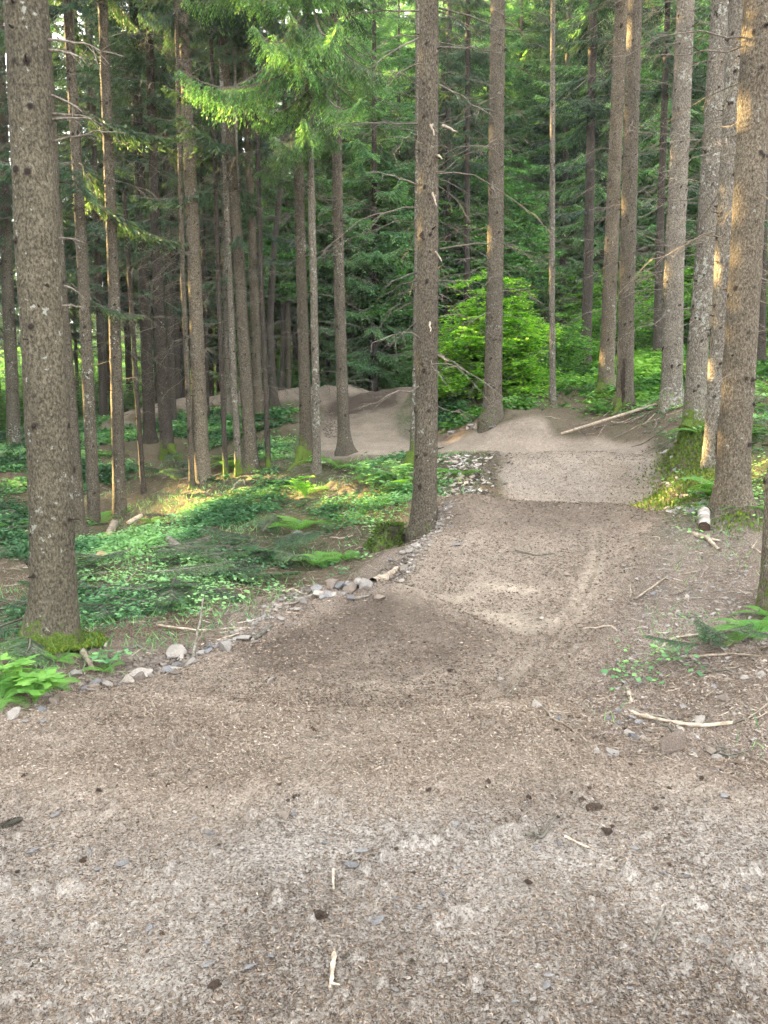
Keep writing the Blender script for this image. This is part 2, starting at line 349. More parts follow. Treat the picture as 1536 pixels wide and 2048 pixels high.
def leaf_material(name, c0, c1, c2, trans=0.35, rough=0.6):
    m, nt, b = new_mat(name); t = attr(nt, 'tint'); oi = N(nt, 'ObjectInfo')
    geo = N(nt, 'NewGeometry').outputs['Position']
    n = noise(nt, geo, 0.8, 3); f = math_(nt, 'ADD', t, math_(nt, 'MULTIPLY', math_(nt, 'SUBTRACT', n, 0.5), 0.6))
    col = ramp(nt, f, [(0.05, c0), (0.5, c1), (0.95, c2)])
    col = mix(nt, 1.0, col, ramp(nt, oi.outputs['Random'], [(0.0, (0.84, 0.88, 0.95)), (1.0, (1.15, 1.08, 0.95))]), 'MULTIPLY')
    nt.links.new(col, b.inputs['Base Color']); b.inputs['Roughness'].default_value = rough
    tr = N(nt, 'BsdfTranslucent'); nt.links.new(mix(nt, 1.0, col, (1.25, 1.35, 0.55), 'MULTIPLY'), tr.inputs[0])
    ms = N(nt, 'MixShader'); ms.inputs[0].default_value = trans
    nt.links.new(b.outputs[0], ms.inputs[1]); nt.links.new(tr.outputs[0], ms.inputs[2])
    nt.links.new(ms.outputs[0], nt.nodes['Material Output'].inputs[0])
    return m
def wood_material(name, c0, c1, c2, sc=30):
    m, nt, b = new_mat(name); vec, rnd = objvec(nt); n1 = noise(nt, vec, sc, 4, 0.65); n2 = noise(nt, vec, 3, 3)
    col = ramp(nt, n1, [(0.3, c0), (0.5, c1), (0.72, c2)])
    col = mix(nt, 1.0, col, ramp(nt, n2, [(0.3, 0.7), (0.7, 1.25)]), 'MULTIPLY')
    col = mix(nt, 1.0, col, ramp(nt, rnd, [(0, 0.7), (1, 1.2)]), 'MULTIPLY')
    nt.links.new(col, b.inputs['Base Color']); bump(nt, b, n1, 0.6, 0.006); return m
def stone_material(name, c0, c1, c2, stain=(0.30, 0.22, 0.13)):
    m, nt, b = new_mat(name); vec, rnd = objvec(nt); n1 = noise(nt, vec, 16, 6, 0.7); n2 = noise(nt, vec, 4, 3); n3 = noise(nt, vec, 60, 4, 0.7)
    col = ramp(nt, n1, [(0.3, c0), (0.52, c1), (0.72, c2)])
    sm = math_(nt, 'MULTIPLY', ramp(nt, n2, [(0.5, 0.0), (0.68, 0.7)]), ramp(nt, rnd, [(0.2, 0.1), (0.9, 1.0)]))
    col = mix(nt, sm, col, stain)
    col = mix(nt, 1.0, col, ramp(nt, rnd, [(0, 0.65), (1, 1.2)]), 'MULTIPLY')
    t = attr(nt, 'tint'); col = mix(nt, 1.0, col, ramp(nt, t, [(0, (0.75, 0.75, 0.78)), (1, (1.2, 1.15, 1.1))]), 'MULTIPLY')
    nt.links.new(col, b.inputs['Base Color']); bump(nt, b, math_(nt, 'ADD', n1, math_(nt, 'MULTIPLY', n3, 0.5)), 0.6, 0.012); b.inputs['Roughness'].default_value = 0.8
    return m
def tint_material(name, stops, rough=0.9):
    m, nt, b = new_mat(name); t = attr(nt, 'tint'); nt.links.new(ramp(nt, t, stops), b.inputs['Base Color']); b.inputs['Roughness'].default_value = rough; return m

M = {}
M['earth'] = ground_material()
M['bark_near'] = bark_material('bark_near', (0.091, 0.081, 0.056), (0.033, 0.028, 0.020), (0.167, 0.152, 0.111), 0.085)
M['bark_brown'] = bark_material('bark_brown', (0.086, 0.073, 0.053), (0.030, 0.025, 0.019), (0.158, 0.142, 0.108), 0.09)
M['bark_dark'] = bark_material('bark_dark', (0.051, 0.042, 0.034), (0.019, 0.015, 0.012), (0.093, 0.082, 0.068), 0.06)
M['bark_grey'] = bark_material('bark_grey', (0.13, 0.115, 0.09), (0.048, 0.041, 0.032), (0.235, 0.215, 0.18), 0.165)
M['bark_right'] = bark_material('bark_right', (0.119, 0.100, 0.072), (0.045, 0.036, 0.026), (0.214, 0.187, 0.142), 0.10)
M['knot'] = wood_material('knot_wood', (0.012, 0.009, 0.007), (0.03, 0.022, 0.016), (0.09, 0.07, 0.05))
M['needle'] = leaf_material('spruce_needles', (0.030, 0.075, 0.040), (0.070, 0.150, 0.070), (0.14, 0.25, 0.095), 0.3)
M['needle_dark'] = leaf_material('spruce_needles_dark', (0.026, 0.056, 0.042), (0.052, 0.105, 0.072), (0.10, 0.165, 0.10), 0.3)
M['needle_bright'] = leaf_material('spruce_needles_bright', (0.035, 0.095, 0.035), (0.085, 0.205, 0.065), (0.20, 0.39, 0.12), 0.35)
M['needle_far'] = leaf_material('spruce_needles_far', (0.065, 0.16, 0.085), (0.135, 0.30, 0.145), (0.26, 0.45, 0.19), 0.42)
M['beech'] = leaf_material('beech_leaves', (0.07, 0.20, 0.02), (0.22, 0.50, 0.05), (0.44, 0.72, 0.10), 0.48)
M['broad'] = leaf_material('broad_leaves', (0.055, 0.16, 0.06), (0.12, 0.31, 0.105), (0.26, 0.47, 0.13), 0.45)
M['herb'] = leaf_material('herb_leaves', (0.04, 0.115, 0.05), (0.12, 0.30, 0.13), (0.29, 0.52, 0.21), 0.3)
M['slope_herb'] = leaf_material('slope_herb_leaves', (0.04, 0.13, 0.03), (0.13, 0.32, 0.07), (0.26, 0.48, 0.11), 0.3)
M['thicket'] = leaf_material('thicket_leaves', (0.05, 0.15, 0.03), (0.14, 0.35, 0.06), (0.30, 0.54, 0.11), 0.42)
M['fern'] = leaf_material('fern_fronds', (0.06, 0.17, 0.035), (0.12, 0.30, 0.06), (0.22, 0.44, 0.10), 0.35)
M['moss'] = leaf_material('moss_tufts', (0.045, 0.085, 0.012), (0.10, 0.165, 0.022), (0.19, 0.27, 0.045), 0.15)
M['dead'] = wood_material('dead_twig', (0.075, 0.062, 0.05), (0.17, 0.145, 0.118), (0.30, 0.27, 0.23))
M['deadg'] = wood_material('dead_twig_dark', (0.055, 0.047, 0.036), (0.12, 0.11, 0.088), (0.22, 0.215, 0.175))
M['stick'] = wood_material('pale_stick', (0.16, 0.125, 0.09), (0.33, 0.27, 0.205), (0.50, 0.44, 0.36))
M['cut'] = wood_material('cut_wood', (0.42, 0.27, 0.14), (0.62, 0.44, 0.26), (0.78, 0.62, 0.42), 18)
M['logbark'] = wood_material('log_bark', (0.10, 0.085, 0.07), (0.24, 0.21, 0.175), (0.42, 0.38, 0.33))
M['stone'] = stone_material('limestone', (0.16, 0.15, 0.135), (0.33, 0.315, 0.29), (0.52, 0.50, 0.47))
M['stone_dark'] = stone_material('brown_stone', (0.10, 0.085, 0.07), (0.20, 0.175, 0.15), (0.33, 0.30, 0.27), (0.22, 0.14, 0.08))
M['slate'] = stone_material('slate', (0.10, 0.10, 0.105), (0.20, 0.203, 0.21), (0.36, 0.365, 0.37), (0.25, 0.23, 0.2))
M['clod'] = wood_material('dark_clod', (0.018, 0.012, 0.008), (0.05, 0.034, 0.024), (0.10, 0.07, 0.05), 60)
M['flake'] = tint_material('bark_flakes', [(0.0, (0.038, 0.029, 0.022)), (0.35, (0.145, 0.107, 0.078)), (0.65, (0.275, 0.215, 0.162)), (0.9, (0.39, 0.325, 0.26)), (1.0, (0.46, 0.41, 0.35))])
M['twigl'] = tint_material('litter_twigs', [(0.0, (0.05, 0.036, 0.026)), (0.4, (0.15, 0.11, 0.08)), (0.75, (0.30, 0.245, 0.19)), (1.0, (0.50, 0.44, 0.36))])

# ------------------------------------------------------------------ ground and trail: one height field, split along the trail's edge
def sand_mask(x, y):
    sand = np.zeros(len(x))
    for k, L in enumerate(SANDB): sand = np.maximum(sand, np.exp(-(seg_dist(x, y, L) / (0.20 if k == 0 else 0.10)) ** 2))
    sand = np.maximum(sand, 0.95 * np.exp(-(seg_dist(x, y, TRACK) / 0.042) ** 2)); sand = np.maximum(sand, 0.5 * np.exp(-(seg_dist(x, y, TRACK2) / 0.03) ** 2))
    sand *= np.clip(.95 + 2.0 * fbm(x, y, 4, 4, 77), .15, 1)
    return sand
def build_ground():
    a_f = np.linspace(-36, 36, 620); a1 = np.linspace(-180, -36, 70)[:-1]; a2 = np.linspace(36, 180, 70)[1:]
    ang = np.radians(np.r_[a1, a_f, a2[:-1]]); nc = len(ang)
    rad = np.r_[np.geomspace(0.55, 34, 760), np.geomspace(34, 420, 70)[1:]]; nr = len(rad)
    oy = -0.3
    X = rad[:, None] * np.sin(ang)[None]; Y = rad[:, None] * np.cos(ang)[None] + oy
    x = X.ravel(); y = Y.ravel()
    pm = path_mask(x, y); z = z0(x, y) + detail_z(x, y, pm)
    sand = sand_mask(x, y)
    r = np.hypot(x, y)
    lip = 2.88 + 0.22 * fbm(x, y, 0.9, 3, 91)
    grav = np.clip((lip - y) * 2.2 + 0.5, 0, 1) * np.clip(0.85 + 0.5 * fbm(x, y, 1.1, 4, 93), 0.3, 1)
    g2 = np.exp(-(((y - 11.6) / 1.2) ** 2)) * 0.35 * np.clip(0.7 + 1.6 * fbm(x, y, 2, 3, 95), 0, 1); grav = np.maximum(grav, g2)
    jj = hit(725, 800)[:2]; damp_and_shade = 1.3 * np.exp(-(((x - jj[0]) / 1.0) ** 4 + ((y - jj[1]) / 1.6) ** 4)); damp_and_shade = damp_and_shade + .72 * np.clip(.35 + (sdist(x, y, BOWL) + .12 * fbm(x, y, 2, 3, 98)) * 3.0, 0, 1) + .45 * np.clip((y - 7.9) * 2, 0, 1) * np.clip((9.6 - y) * 2, 0, 1)  # moist jump face soil, plus the bowl's shade painted in; first roller also darker
    damp_and_shade = damp_and_shade + .42 * np.clip((y - 18) / 4, 0, 1); damp_and_shade = np.clip(damp_and_shade * (1 + .8 * fbm(x, y, 1.5, 3, 99)), 0, 1)  # far trail toned browner
    green = np.clip(0.6 + 1.2 * fbm(x, y, 0.5, 3, 97), 0, 1) * np.clip((y - 6) / 2, 0, 1)
    sd_ = sdist(x, y, PATH); bank = np.clip(1.15 + sd_ / np.where(x > 1.0, 2.2, .9) + .8 * fbm(x, y, 1.6, 3, 133), 0, 1) * (y < 22) * np.where(x > 1.0, np.clip((9.5 - y) / 2, .12, 1), 1)
    V = np.c_[x, y, z]
    i = np.arange(nr - 1)[:, None] * nc; j = np.arange(nc)[None]
    F = np.stack([i + j, i + nc + j, i + nc + (j + 1) % nc, i + (j + 1) % nc], -1).reshape(-1, 4)[:, ::-1]
    # close the hole under the camera
    cz = gz1(0, oy); V = np.r_[V, [[0, oy, cz]]]
    att = {k: np.r_[v, v[0]] for k, v in (('path', pm), ('sand', sand), ('gravel', grav), ('green', green), ('damp_and_shade', damp_and_shade), ('bank', bank))}
    F3 = np.stack([np.full(nc, len(V) - 1), (np.arange(nc) + 1) % nc, np.arange(nc)], -1)
    fm = att['path'][F].mean(1) > 0.5
    far = np.hypot(V[F[:, 0], 0], V[F[:, 0], 1]) > 30
    fm &= ~far
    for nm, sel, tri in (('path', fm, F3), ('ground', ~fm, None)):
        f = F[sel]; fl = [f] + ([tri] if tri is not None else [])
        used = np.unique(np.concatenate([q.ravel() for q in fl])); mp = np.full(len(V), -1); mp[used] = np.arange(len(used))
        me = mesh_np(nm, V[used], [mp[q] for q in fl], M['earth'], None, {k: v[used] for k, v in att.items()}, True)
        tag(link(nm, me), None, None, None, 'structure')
build_ground()

# ------------------------------------------------------------------ trees
UPV = np.array([0, 0, 1.0])
def bough(rg, L=2.0, step=0.05, twig=0.085, tw=0.013, droop=0.35, hang=0.55):
    """one living spruce bough along +X: wood kites and needle kites"""
    n = int(L / step); t = np.linspace(0.12, 1, n) + rg.uniform(-.01, .01, n)
    a = droop; b = droop * 0.45; wig = rg.uniform(-.12, .12)
    def ax(t): return np.stack([L * t * 0.96, L * wig * t * t, L * (-a * t + b * t ** 3)], -1)
    P = ax(t); T = nrm(ax(t + .02) - ax(t - .02))
    Vs, Ds, Ls = [], [], []
    for s in (-1, 1):
        th = np.radians(rg.uniform(38, 68, n)) * s
        D = np.stack([np.cos(th), np.sin(th), -hang * rg.uniform(0.35, 1.5, n)], -1) + T * 0.25
        ln = L * 0.34 * np.clip(1.05 - t, 0.02, 1) ** 0.75 * rg.uniform(0.55, 1.15, n) * np.clip((t + .05) * 3.5, .25, 1) + 0.06
        Vs.append(P); Ds.append(nrm(D)); Ls.append(ln)
    SP = np.concatenate(Vs); SD = np.concatenate(Ds); SL = np.concatenate(Ls)
    K = 9
    u = (np.arange(K) + 0.6) / K
    sag = -0.28
    TP = SP[:, None] + SD[:, None] * (SL[:, None] * u)[..., None] + UPV * (sag * (SL[:, None] * u * u))[..., None]
    sgn = np.where(np.arange(K) % 2 == 0, 1, -1)[None, :, None]
    side = nrm(np.cross(SD, UPV))[:, None] * sgn
    D = SD[:, None] * 0.8 + side * rg.uniform(0.3, 0.9, (len(SP), K, 1)) + np.array([0, 0, -1.0]) * rg.uniform(0.0, 0.7, (len(SP), K, 1))
    Lt = twig * (0.55 + 0.9 * (1 - u))[None] * rg.uniform(0.6, 1.4, (len(SP), K)) * np.clip(SL[:, None] / 0.35, .6, 1.3)
    TPf = TP.reshape(-1, 3); Df = nrm(D.reshape(-1, 3)); Lf = Lt.ravel()
    Nn = nrm(UPV + rg.normal(0, 0.55, TPf.shape))
    nv, nf = kites(TPf, Df, Lf * 1.25, tw, Nn, 0.45)
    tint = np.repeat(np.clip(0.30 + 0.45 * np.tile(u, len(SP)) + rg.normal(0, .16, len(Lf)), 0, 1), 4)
    # tips along the secondary axes
    wv, wf = kites(SP, SD + np.array([0, 0, sag * .5]), SL * 0.98, 0.004, nrm(rg.normal(0, 1, SP.shape)), 0.3)
    tv, tf = tube(ax(np.linspace(0, 1, 8)), np.linspace(0.011, 0.002, 8) * L, 3)
    return (nv, nf, tint), (wv, wf), (tv, tf)
LIB = [bough(np.random.default_rng(100 + i), 2.0, 0.065, 0.10, 0.017, droop=0.25 + 0.08 * (i % 4), hang=0.4 + 0.12 * (i % 3)) for i in range(8)]
def add_bough(acc, B, org, az, sc, tilt=0.0, dt=0.0):
    for k, g in enumerate(B):
        V = g[0] * sc; ct, st = math.cos(tilt), math.sin(tilt)
        V = np.stack([V[:, 0] * ct - V[:, 2] * st, V[:, 1], V[:, 0] * st + V[:, 2] * ct], -1)
        V = rotz(V, az) + org
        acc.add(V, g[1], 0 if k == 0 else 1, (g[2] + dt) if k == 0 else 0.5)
def crown_mesh(name, seed, h0, H, rmax, mat, dens=1.0, thin=0.0, whorl=0.5):
    rg = np.random.default_rng(seed); acc = Acc(); h = h0
    while h < H - 0.3:
        f = (h - h0) / (H - h0); prof = min(1.0, 0.55 + f * 2.2) * (1 - f) ** 0.7
        nb = max(2, int(rg.integers(4, 7) * dens))
        for k in range(nb):
            if rg.random() < thin: continue
            L = (rmax * prof + 0.25) * rg.uniform(0.65, 1.15)
            add_bough(acc, LIB[rg.integers(8)], np.array([0, 0, h + rg.uniform(-.18, .18)]), rg.uniform(0, 2 * math.pi), L / 2.0, rg.uniform(-0.12, 0.12) + 0.25 * f, rg.uniform(-.12, .12))
        h += whorl * rg.uniform(0.8, 1.2)
    tv, tf = tube(np.array([[0, 0, h0], [0, 0, H]]), [0.05, 0.01], 5); acc.add(tv, tf, 1, .5)
    return acc.mesh(name, [mat, M['deadg']])
def dead_mesh(name, seed, h0, h1, n, lmin, lmax, mat, thick=1.0, sub=6, stub=0.4):
    """the dead lower branches of one spruce"""
    rg = np.random.default_rng(seed); acc = Acc()
    for k in range(n):
        h = h0 + (h1 - h0) * rg.random() ** 0.8; az = rg.uniform(0, 2 * math.pi)
        L = rg.uniform(lmin, lmax) * (1.0 if rg.random() > stub else rg.uniform(0.06, 0.25))
        m = 7; t = np.linspace(0, 1, m); up = rg.uniform(-0.25, 0.35); dr = rg.uniform(0.05, 0.55)
        P = np.stack([0.08 + L * t, L * rg.uniform(-.3, .3) * t * t + L * .03 * rg.normal(0, 1, m) * t, L * (up * t - dr * t * t) + L * .02 * rg.normal(0, 1, m)], -1)
        r0 = thick * (0.0045 + 0.0035 * L)
        v, f = tube(rotz(P, az) + [0, 0, h], np.linspace(r0, r0 * .25, m), 4); acc.add(v, f, 0)
        if L > 0.4:
            for q in range(int(sub * L) + 1):
                u = rg.uniform(.3, 1); i = min(int(u * (m - 1)), m - 2); B = P[i] + (P[i + 1] - P[i]) * (u * (m - 1) - i)
                a2 = rg.uniform(.4, 1.2) * rg.choice([-1, 1]); l2 = L * rg.uniform(.12, .45) * (1.2 - u)
                mm = 4; tt = np.linspace(0, 1, mm)
                Q = B + np.stack([np.cos(a2) * l2 * tt, np.sin(a2) * l2 * tt, l2 * (rg.uniform(-.9, .3) * tt - .3 * tt * tt)], -1)
                v, f = tube(rotz(Q, az) + [0, 0, h], np.linspace(r0 * .5, r0 * .2, mm), 3); acc.add(v, f, 0)
    return acc.mesh(name, [mat])
def knot_stub(P, Nv, r, L, rg):
    """short broken branch stub"""
    k = 6; th = np.linspace(0, 2 * np.pi, k, endpoint=False)
    a = nrm(np.cross(Nv, UPV)); b = np.cross(Nv, a)
    rings = [(0, 1.7), (0.25, 1.05), (1.0, 0.6)]
    V = np.concatenate([P - Nv * r * 0.5 + Nv * L * q + (a * np.cos(th)[:, None] + b * np.sin(th)[:, None]) * r * s * (1 + .2 * rg.normal(0, 1, (k, 1))) for q, s in rings] + [[P + Nv * L * 1.02]])
    F4 = []
    for i in range(2):
        for j in range(k): F4.append([i * k + j, i * k + (j + 1) % k, (i + 1) * k + (j + 1) % k, (i + 1) * k + j])
    F3 = [[2 * k + j, 2 * k + (j + 1) % k, 3 * k] for j in range(k)]
    return V, np.array(F4), np.array(F3)
def trunk_mesh(name, seed, r0, r1, H, bend, mat, na=20, dz=0.12, zfine=7.0, flare=0.45, moss=0.0, roots=4, knots=True, kd=0.42, lowmoss=0.3):
    """bend(z) -> xy offset of the axis; r0 radius at breast height, r1 radius at zfine"""
    rg = np.random.default_rng(seed)
    zs = np.r_[np.arange(-0.45, 1.0, min(dz, 0.05)), np.arange(1.0, zfine, dz), np.arange(zfine, H, 0.8)]; zs = np.r_[zs[zs < H - .01], [H]]
    th = np.linspace(0, 2 * np.pi, na, endpoint=False)
    Z, T = np.meshgrid(zs, th, indexing='ij')
    tap = np.where(Z < zfine, r0 + (r1 - r0) * Z / zfine, r1 * np.clip(1 - (Z - zfine) / (H - zfine + .01), 0.06, 1))
    ph = rg.uniform(0, 6.28, 6); kf = np.zeros_like(Z)
    lob = sum(np.maximum(np.cos((T - p) * 1.0), 0) ** 6 for p in ph[:roots])
    e = np.exp(-np.maximum(Z, 0) / 0.17); e2 = np.exp(-np.maximum(Z, 0) / 0.5)
    Rr = tap * (1 + flare * (0.35 * e + 0.22 * e2) + flare * 1.1 * lob * e * (1 + .3 * np.maximum(-Z, 0)))
    nz = vnoise(T * na / 6.28 * 0.45 + 3, Z * 9, seed) * 0.05 + vnoise(np.cos(T) * 1.5 + 7, Z * 1.7, seed + 3) * 0.06 + vnoise(T * 5, Z * 22, seed + 5) * (0.03 if na > 30 else 0.0)
    Rr = Rr * (1 + nz)
    acc = Acc(); B = np.array([bend(z) for z in zs]); kn = np.zeros_like(Z); stubs = []
    if knots:
        h = 0.5 + rg.uniform(0, .4)
        while h < min(zfine, H - 1):
            for q in range(rg.integers(2, 6)):
                a = rg.uniform(0, 6.28); hh = h + rg.uniform(-.06, .06)
                rr = np.interp(hh, zs, tap[:, 0]); d = np.hypot(((T - a + np.pi) % (2 * np.pi) - np.pi) * rr, (Z - hh)); s = 0.017 + 0.07 * rr
                kn = np.maximum(kn, np.exp(-(d / s) ** 2) * rg.uniform(.6, 1)); Rr = Rr + 0.012 * np.exp(-(d / (s * 1.3)) ** 2)
                stubs.append((hh, a, rr))
            for q in range(rg.integers(0, 4)):
                a = rg.uniform(0, 6.28); hh = h + rg.uniform(.1, kd); stubs.append((hh, a, np.interp(hh, zs, tap[:, 0])))
            h += kd * rg.uniform(.75, 1.25)
    V = np.stack([B[:, 0][:, None] + Rr * np.cos(T), B[:, 1][:, None] + Rr * np.sin(T), Z + 0 * T], -1).reshape(-1, 3)
    n = len(zs); i = np.arange(n - 1)[:, None] * na; j = np.arange(na)[None]
    F = np.stack([i + j, i + (j + 1) % na, i + na + (j + 1) % na, i + na + j], -1).reshape(-1, 4)
    ms = (np.clip(1.1 - (Z) / (0.25 + lowmoss * (1 + np.cos(T - 3.4))), 0, 1) * moss).ravel()
    acc.add(V, F, 0); NA = len(V); kk = [kn.ravel()]; mm = [ms]
    for hh, a, rr in stubs:
        bx, by = bend(hh); nv = np.array([math.cos(a), math.sin(a), rg.uniform(-.1, .3)]); nv = nv / np.linalg.norm(nv)
        P = np.array([bx + rr * math.cos(a), by + rr * math.sin(a), hh])
        lng = rg.random() < .3; v, f4, f3 = knot_stub(P, nv, rg.uniform(.009, .016) * (0.6 + rr * 3.5) * (.5 if lng else 1), rg.uniform(.04, .12) if lng else rg.uniform(.006, .035), rg)
        b0 = acc.n; acc.add(v, f4, 1); acc.F3.append(f3 + b0); acc.M3.append(np.full(len(f3), 1)); kk.append(np.zeros(len(v))); mm.append(np.zeros(len(v)))
    V = np.concatenate(acc.V); Fl = []; Ml = []
    if acc.F3: Fl.append(np.concatenate(acc.F3)); Ml.append(np.concatenate(acc.M3))
    Fl.append(np.concatenate(acc.F4)); Ml.append(np.concatenate(acc.M4))
    return mesh_np(name, V, Fl, [mat, M['knot']], np.concatenate(Ml), {'knot': np.concatenate(kk), 'moss': np.concatenate(mm)}, True)

CROWN_HI = [crown_mesh('crown', 300 + i, 0, 14, 2.0, M['needle_dark'], 1.0, 0.15, .5) for i in range(3)]      # set at its own height
DEADS = [dead_mesh('branches', 400 + i, 1.6, 11.0, 75, 0.4, 1.8, M['deadg'], .8, 9, .45) for i in range(5)]
DEADR = [dead_mesh('branches', 420 + i, 1.3, 9.0, 95, 0.35, 1.4, M['dead'], 1.0, 5, 0.3) for i in range(4)]
TREES = []; BEND = {}; RAD = {}
def tree(pts, wb, wt, label, mat, na=20, dz=0.12, moss=0.5, flare=0.45, dead=None, crown=None, H=20, lowmoss=0.3, name='spruce_tree', group=None, kd=0.42, top=None, low=0):
    """pts: axis pixels [(x,y)...] from foot to top of the picture; wb, wt trunk widths in pixels near foot and at the top"""
    idx = len(TREES); B = hit(*pts[0]); d = B[1]
    g = gz1(B[0], B[1]); B[2] = min(B[2], g)
    ax = [(0.0, 0.0, 0.0)]
    for q in pts[1:]:
        P = at(q[0], q[1], d); ax.append((P[2] - B[2], P[0] - B[0], 0.0))
    ax = np.array(sorted(ax)); zz = ax[:, 0]; xx = ax[:, 1]
    sl = (xx[-1] - xx[-2]) / max(zz[-1] - zz[-2], .1)
    def bend(z):
        if z > zz[-1]: x = xx[-1] + (z - zz[-1]) * sl
        else:
            co = np.polyfit(zz, xx, 1 if len(zz) < 3 else 2) if False else None
            x = float(np.interp(z, zz, xx))
        if z < 0: x = 0.0
        return (x, 0.0)
    ztop = zz[-1]; r0 = wb * d / FPX / 2 * .94; r1 = wt * d / FPX / 2 * .94
    Hh = top if top else max(H, ztop + 3)
    e = bpy.data.objects.new(name, None); COL.objects.link(e); e.location = B
    tag(e, label, 'tree', group)
    me = trunk_mesh('trunk', 1000 + idx, r0, r1, Hh, bend, M[mat], na, dz, ztop + .3 if not top else top * .98, flare, moss, 4 + idx % 2, True, kd, lowmoss)
    link('trunk', me, e)
    rot = random.uniform(0, 6.28)
    if dead is not None:
        lst, sc = dead; link('branches', lst[idx % len(lst)], e, (bend(3)[0], 0, 0), (0, -math.atan(sl) * -1.0, rot) if False else (0, 0, rot), sc)
    if crown is not None:
        hc, s = crown; link('crown', CROWN_HI[idx % 3], e, (bend(hc)[0], 0, hc), (0, 0, rot), (s, s, (Hh - hc + 1.5) / 14.0))
    if low: link('low_boughs', CROWN_LOW[idx % 3], e, (bend(4)[0], 0, 0), (0, 0, rot + 1), low)
    BEND[e.name] = bend; RAD[e.name] = r0
    TREES.append((e, d)); return e, d, bend
CROWN_LOW = [crown_mesh('low_boughs', 330 + i, 4.0, 12.5, 1.9, M['needle_dark'], .55, .45, .6) for i in range(3)]
DL = (DEADS, 1.0); DR = (DEADR, 1.0)
T_near = tree([(110, 1292), (103, 1000), (80, 560), (52, 0)], 90, 82, 'thickest spruce in the left foreground, mossy foot beside the stone edging', 'bark_near', 56, 0.02, 0.9, 0.5, None, None, 20, 0.10, kd=0.36)
tree([(158, 1078), (148, 900), (120, 560), (85, 0)], 28, 22, 'brown spruce mostly hidden behind the thick left foreground trunk', 'bark_brown', dead=DL, crown=(9, .8))
tree([(187, 1045), (187, 1000), (167, 560), (135, 0)], 26, 18, 'slim pale-barked spruce just right of the thick left foreground trunk', 'bark_brown', 26, .05, 0.3, .3, DL, (8.5, .8), low=.95)
tree([(240, 1030), (238, 960), (227, 560), (205, 0)], 27, 18, 'slim spruce with a sunlit stripe, second beyond the thick left trunk', 'bark_brown', 26, .05, 0.2, .3, DL, (9, .8))
tree([(287, 985), (280, 880), (262, 600), (252, 440)], 11, 8, 'thin dark snag leaning left in front of the far berm', 'bark_dark', 12, moss=.3, flare=.2, dead=(DEADS, .6), top=5.6)
tree([(300, 887), (297, 800), (288, 560), (266, 0)], 25, 17, 'dark spruce standing left of the mossy-footed spruce', 'bark_dark', moss=.3, dead=DL, crown=(8, .9), low=.95)
tree([(336, 915), (328, 800), (315, 560), (296, 0)], 28, 14, 'dark spruce with a mossy spreading foot in green herbs', 'bark_dark', 22, .08, .8, .4, DL, (8, .9), low=.95)
tree([(385, 976), (377, 800), (366, 560), (352, 0)], 12, 8, 'very thin reddish spruce touching the left side of the big reddish trunk', 'bark_brown', 12, moss=.5, flare=.25, dead=(DEADS, .7), crown=(8, .5))
tree([(405, 965), (398, 800), (390, 560), (380, 330), (366, 0)], 33, 20, 'big reddish-brown spruce in the middle of the left stand', 'bark_right', 26, .05, .35, .4, DL, (9, .9))
tree([(452, 957), (444, 760), (437, 560), (420, 0)], 11, 7, 'very thin mossy spruce right of the big reddish trunk', 'bark_dark', 12, moss=.9, flare=.2, dead=(DEADS, .7), crown=(8, .45))
tree([(478, 950), (468, 760), (460, 560), (438, 0)], 16, 9, 'slim lichen-grey spruce pressed against a brown neighbour', 'bark_grey', 16, moss=.9, flare=.3, dead=DL, crown=(8, .5))
tree([(504, 946), (494, 800), (480, 560), (462, 300), (441, 0)], 29, 16, 'brown spruce with a light lower trunk, right of the lichen-grey slim one', 'bark_brown', 26, .05, .5, .4, DL, (8.5, .9), low=.95)
tree([(517, 838), (514, 760), (508, 560), (484, 0)], 21, 12, 'dark reddish spruce directly left of the black crooked trunk', 'bark_right', moss=.4, flare=.3, dead=DL, crown=(8, .8), low=.95)
tree([(537, 941), (531, 760), (522, 560), (508, 0)], 12, 7, 'thin spruce with moss in front of the black crooked trunk', 'bark_dark', 12, moss=.8, flare=.2, dead=(DEADS, .7), crown=(8, .45))
tree([(550, 818), (544, 760), (540, 640), (546, 520), (560, 380)], 17, 9, 'black crooked broadleaf trunk with a flared foot before the berm', 'bark_dark', 16, moss=.5, flare=.9, name='broadleaf_tree', top=9, crown=None)
tree([(612, 922), (610, 800), (603, 560), (596, 280), (590, 0)], 26, 15, 'brown spruce with a spreading mossy foot, below the hanging bright boughs', 'bark_brown', 26, .05, .9, .7, DL, (9.5, .8))
T17 = tree([(634, 946), (632, 800), (627, 560), (618, 200), (612, 0)], 17, 12, 'slim pale lichened spruce just right of the trunk with the mossy foot', 'bark_grey', 18, .08, .3, .3, DL, None)
tree([(689, 903), (684, 760), (678, 560), (670, 100), (667, 0)], 25, 18, 'straight brown spruce at the left edge of the far trail bend', 'bark_brown', 26, .05, .25, .5, DR, (9, .8))
T_mid = tree([(847, 1062), (852, 900), (855, 560), (858, 0)], 50, 38, 'tall brown spruce in the centre beside the rubble edge of the trail', 'bark_brown', 44, .03, .35, .35, DR, None)
tree([(828, 935), (834, 760), (837, 400), (837, 0)], 20, 12, 'pale mossy-footed spruce half hidden behind the central trunk', 'bark_grey', 18, .08, .8, .3, DL, None)
tree([(985, 838), (986, 760), (990, 560), (996, 0)], 37, 28, 'reddish-brown spruce in front of the bright green beech bush', 'bark_brown', 32, .04, .35, .55, DR, (9.5, 1))
tree([(1106, 822), (1105, 760), (1104, 560), (1106, 0)], 13, 9, 'very thin grey spruce pole right of the beech bush', 'bark_grey', 12, moss=.2, flare=.45, dead=(DEADR, .5), crown=(9.5, .4))
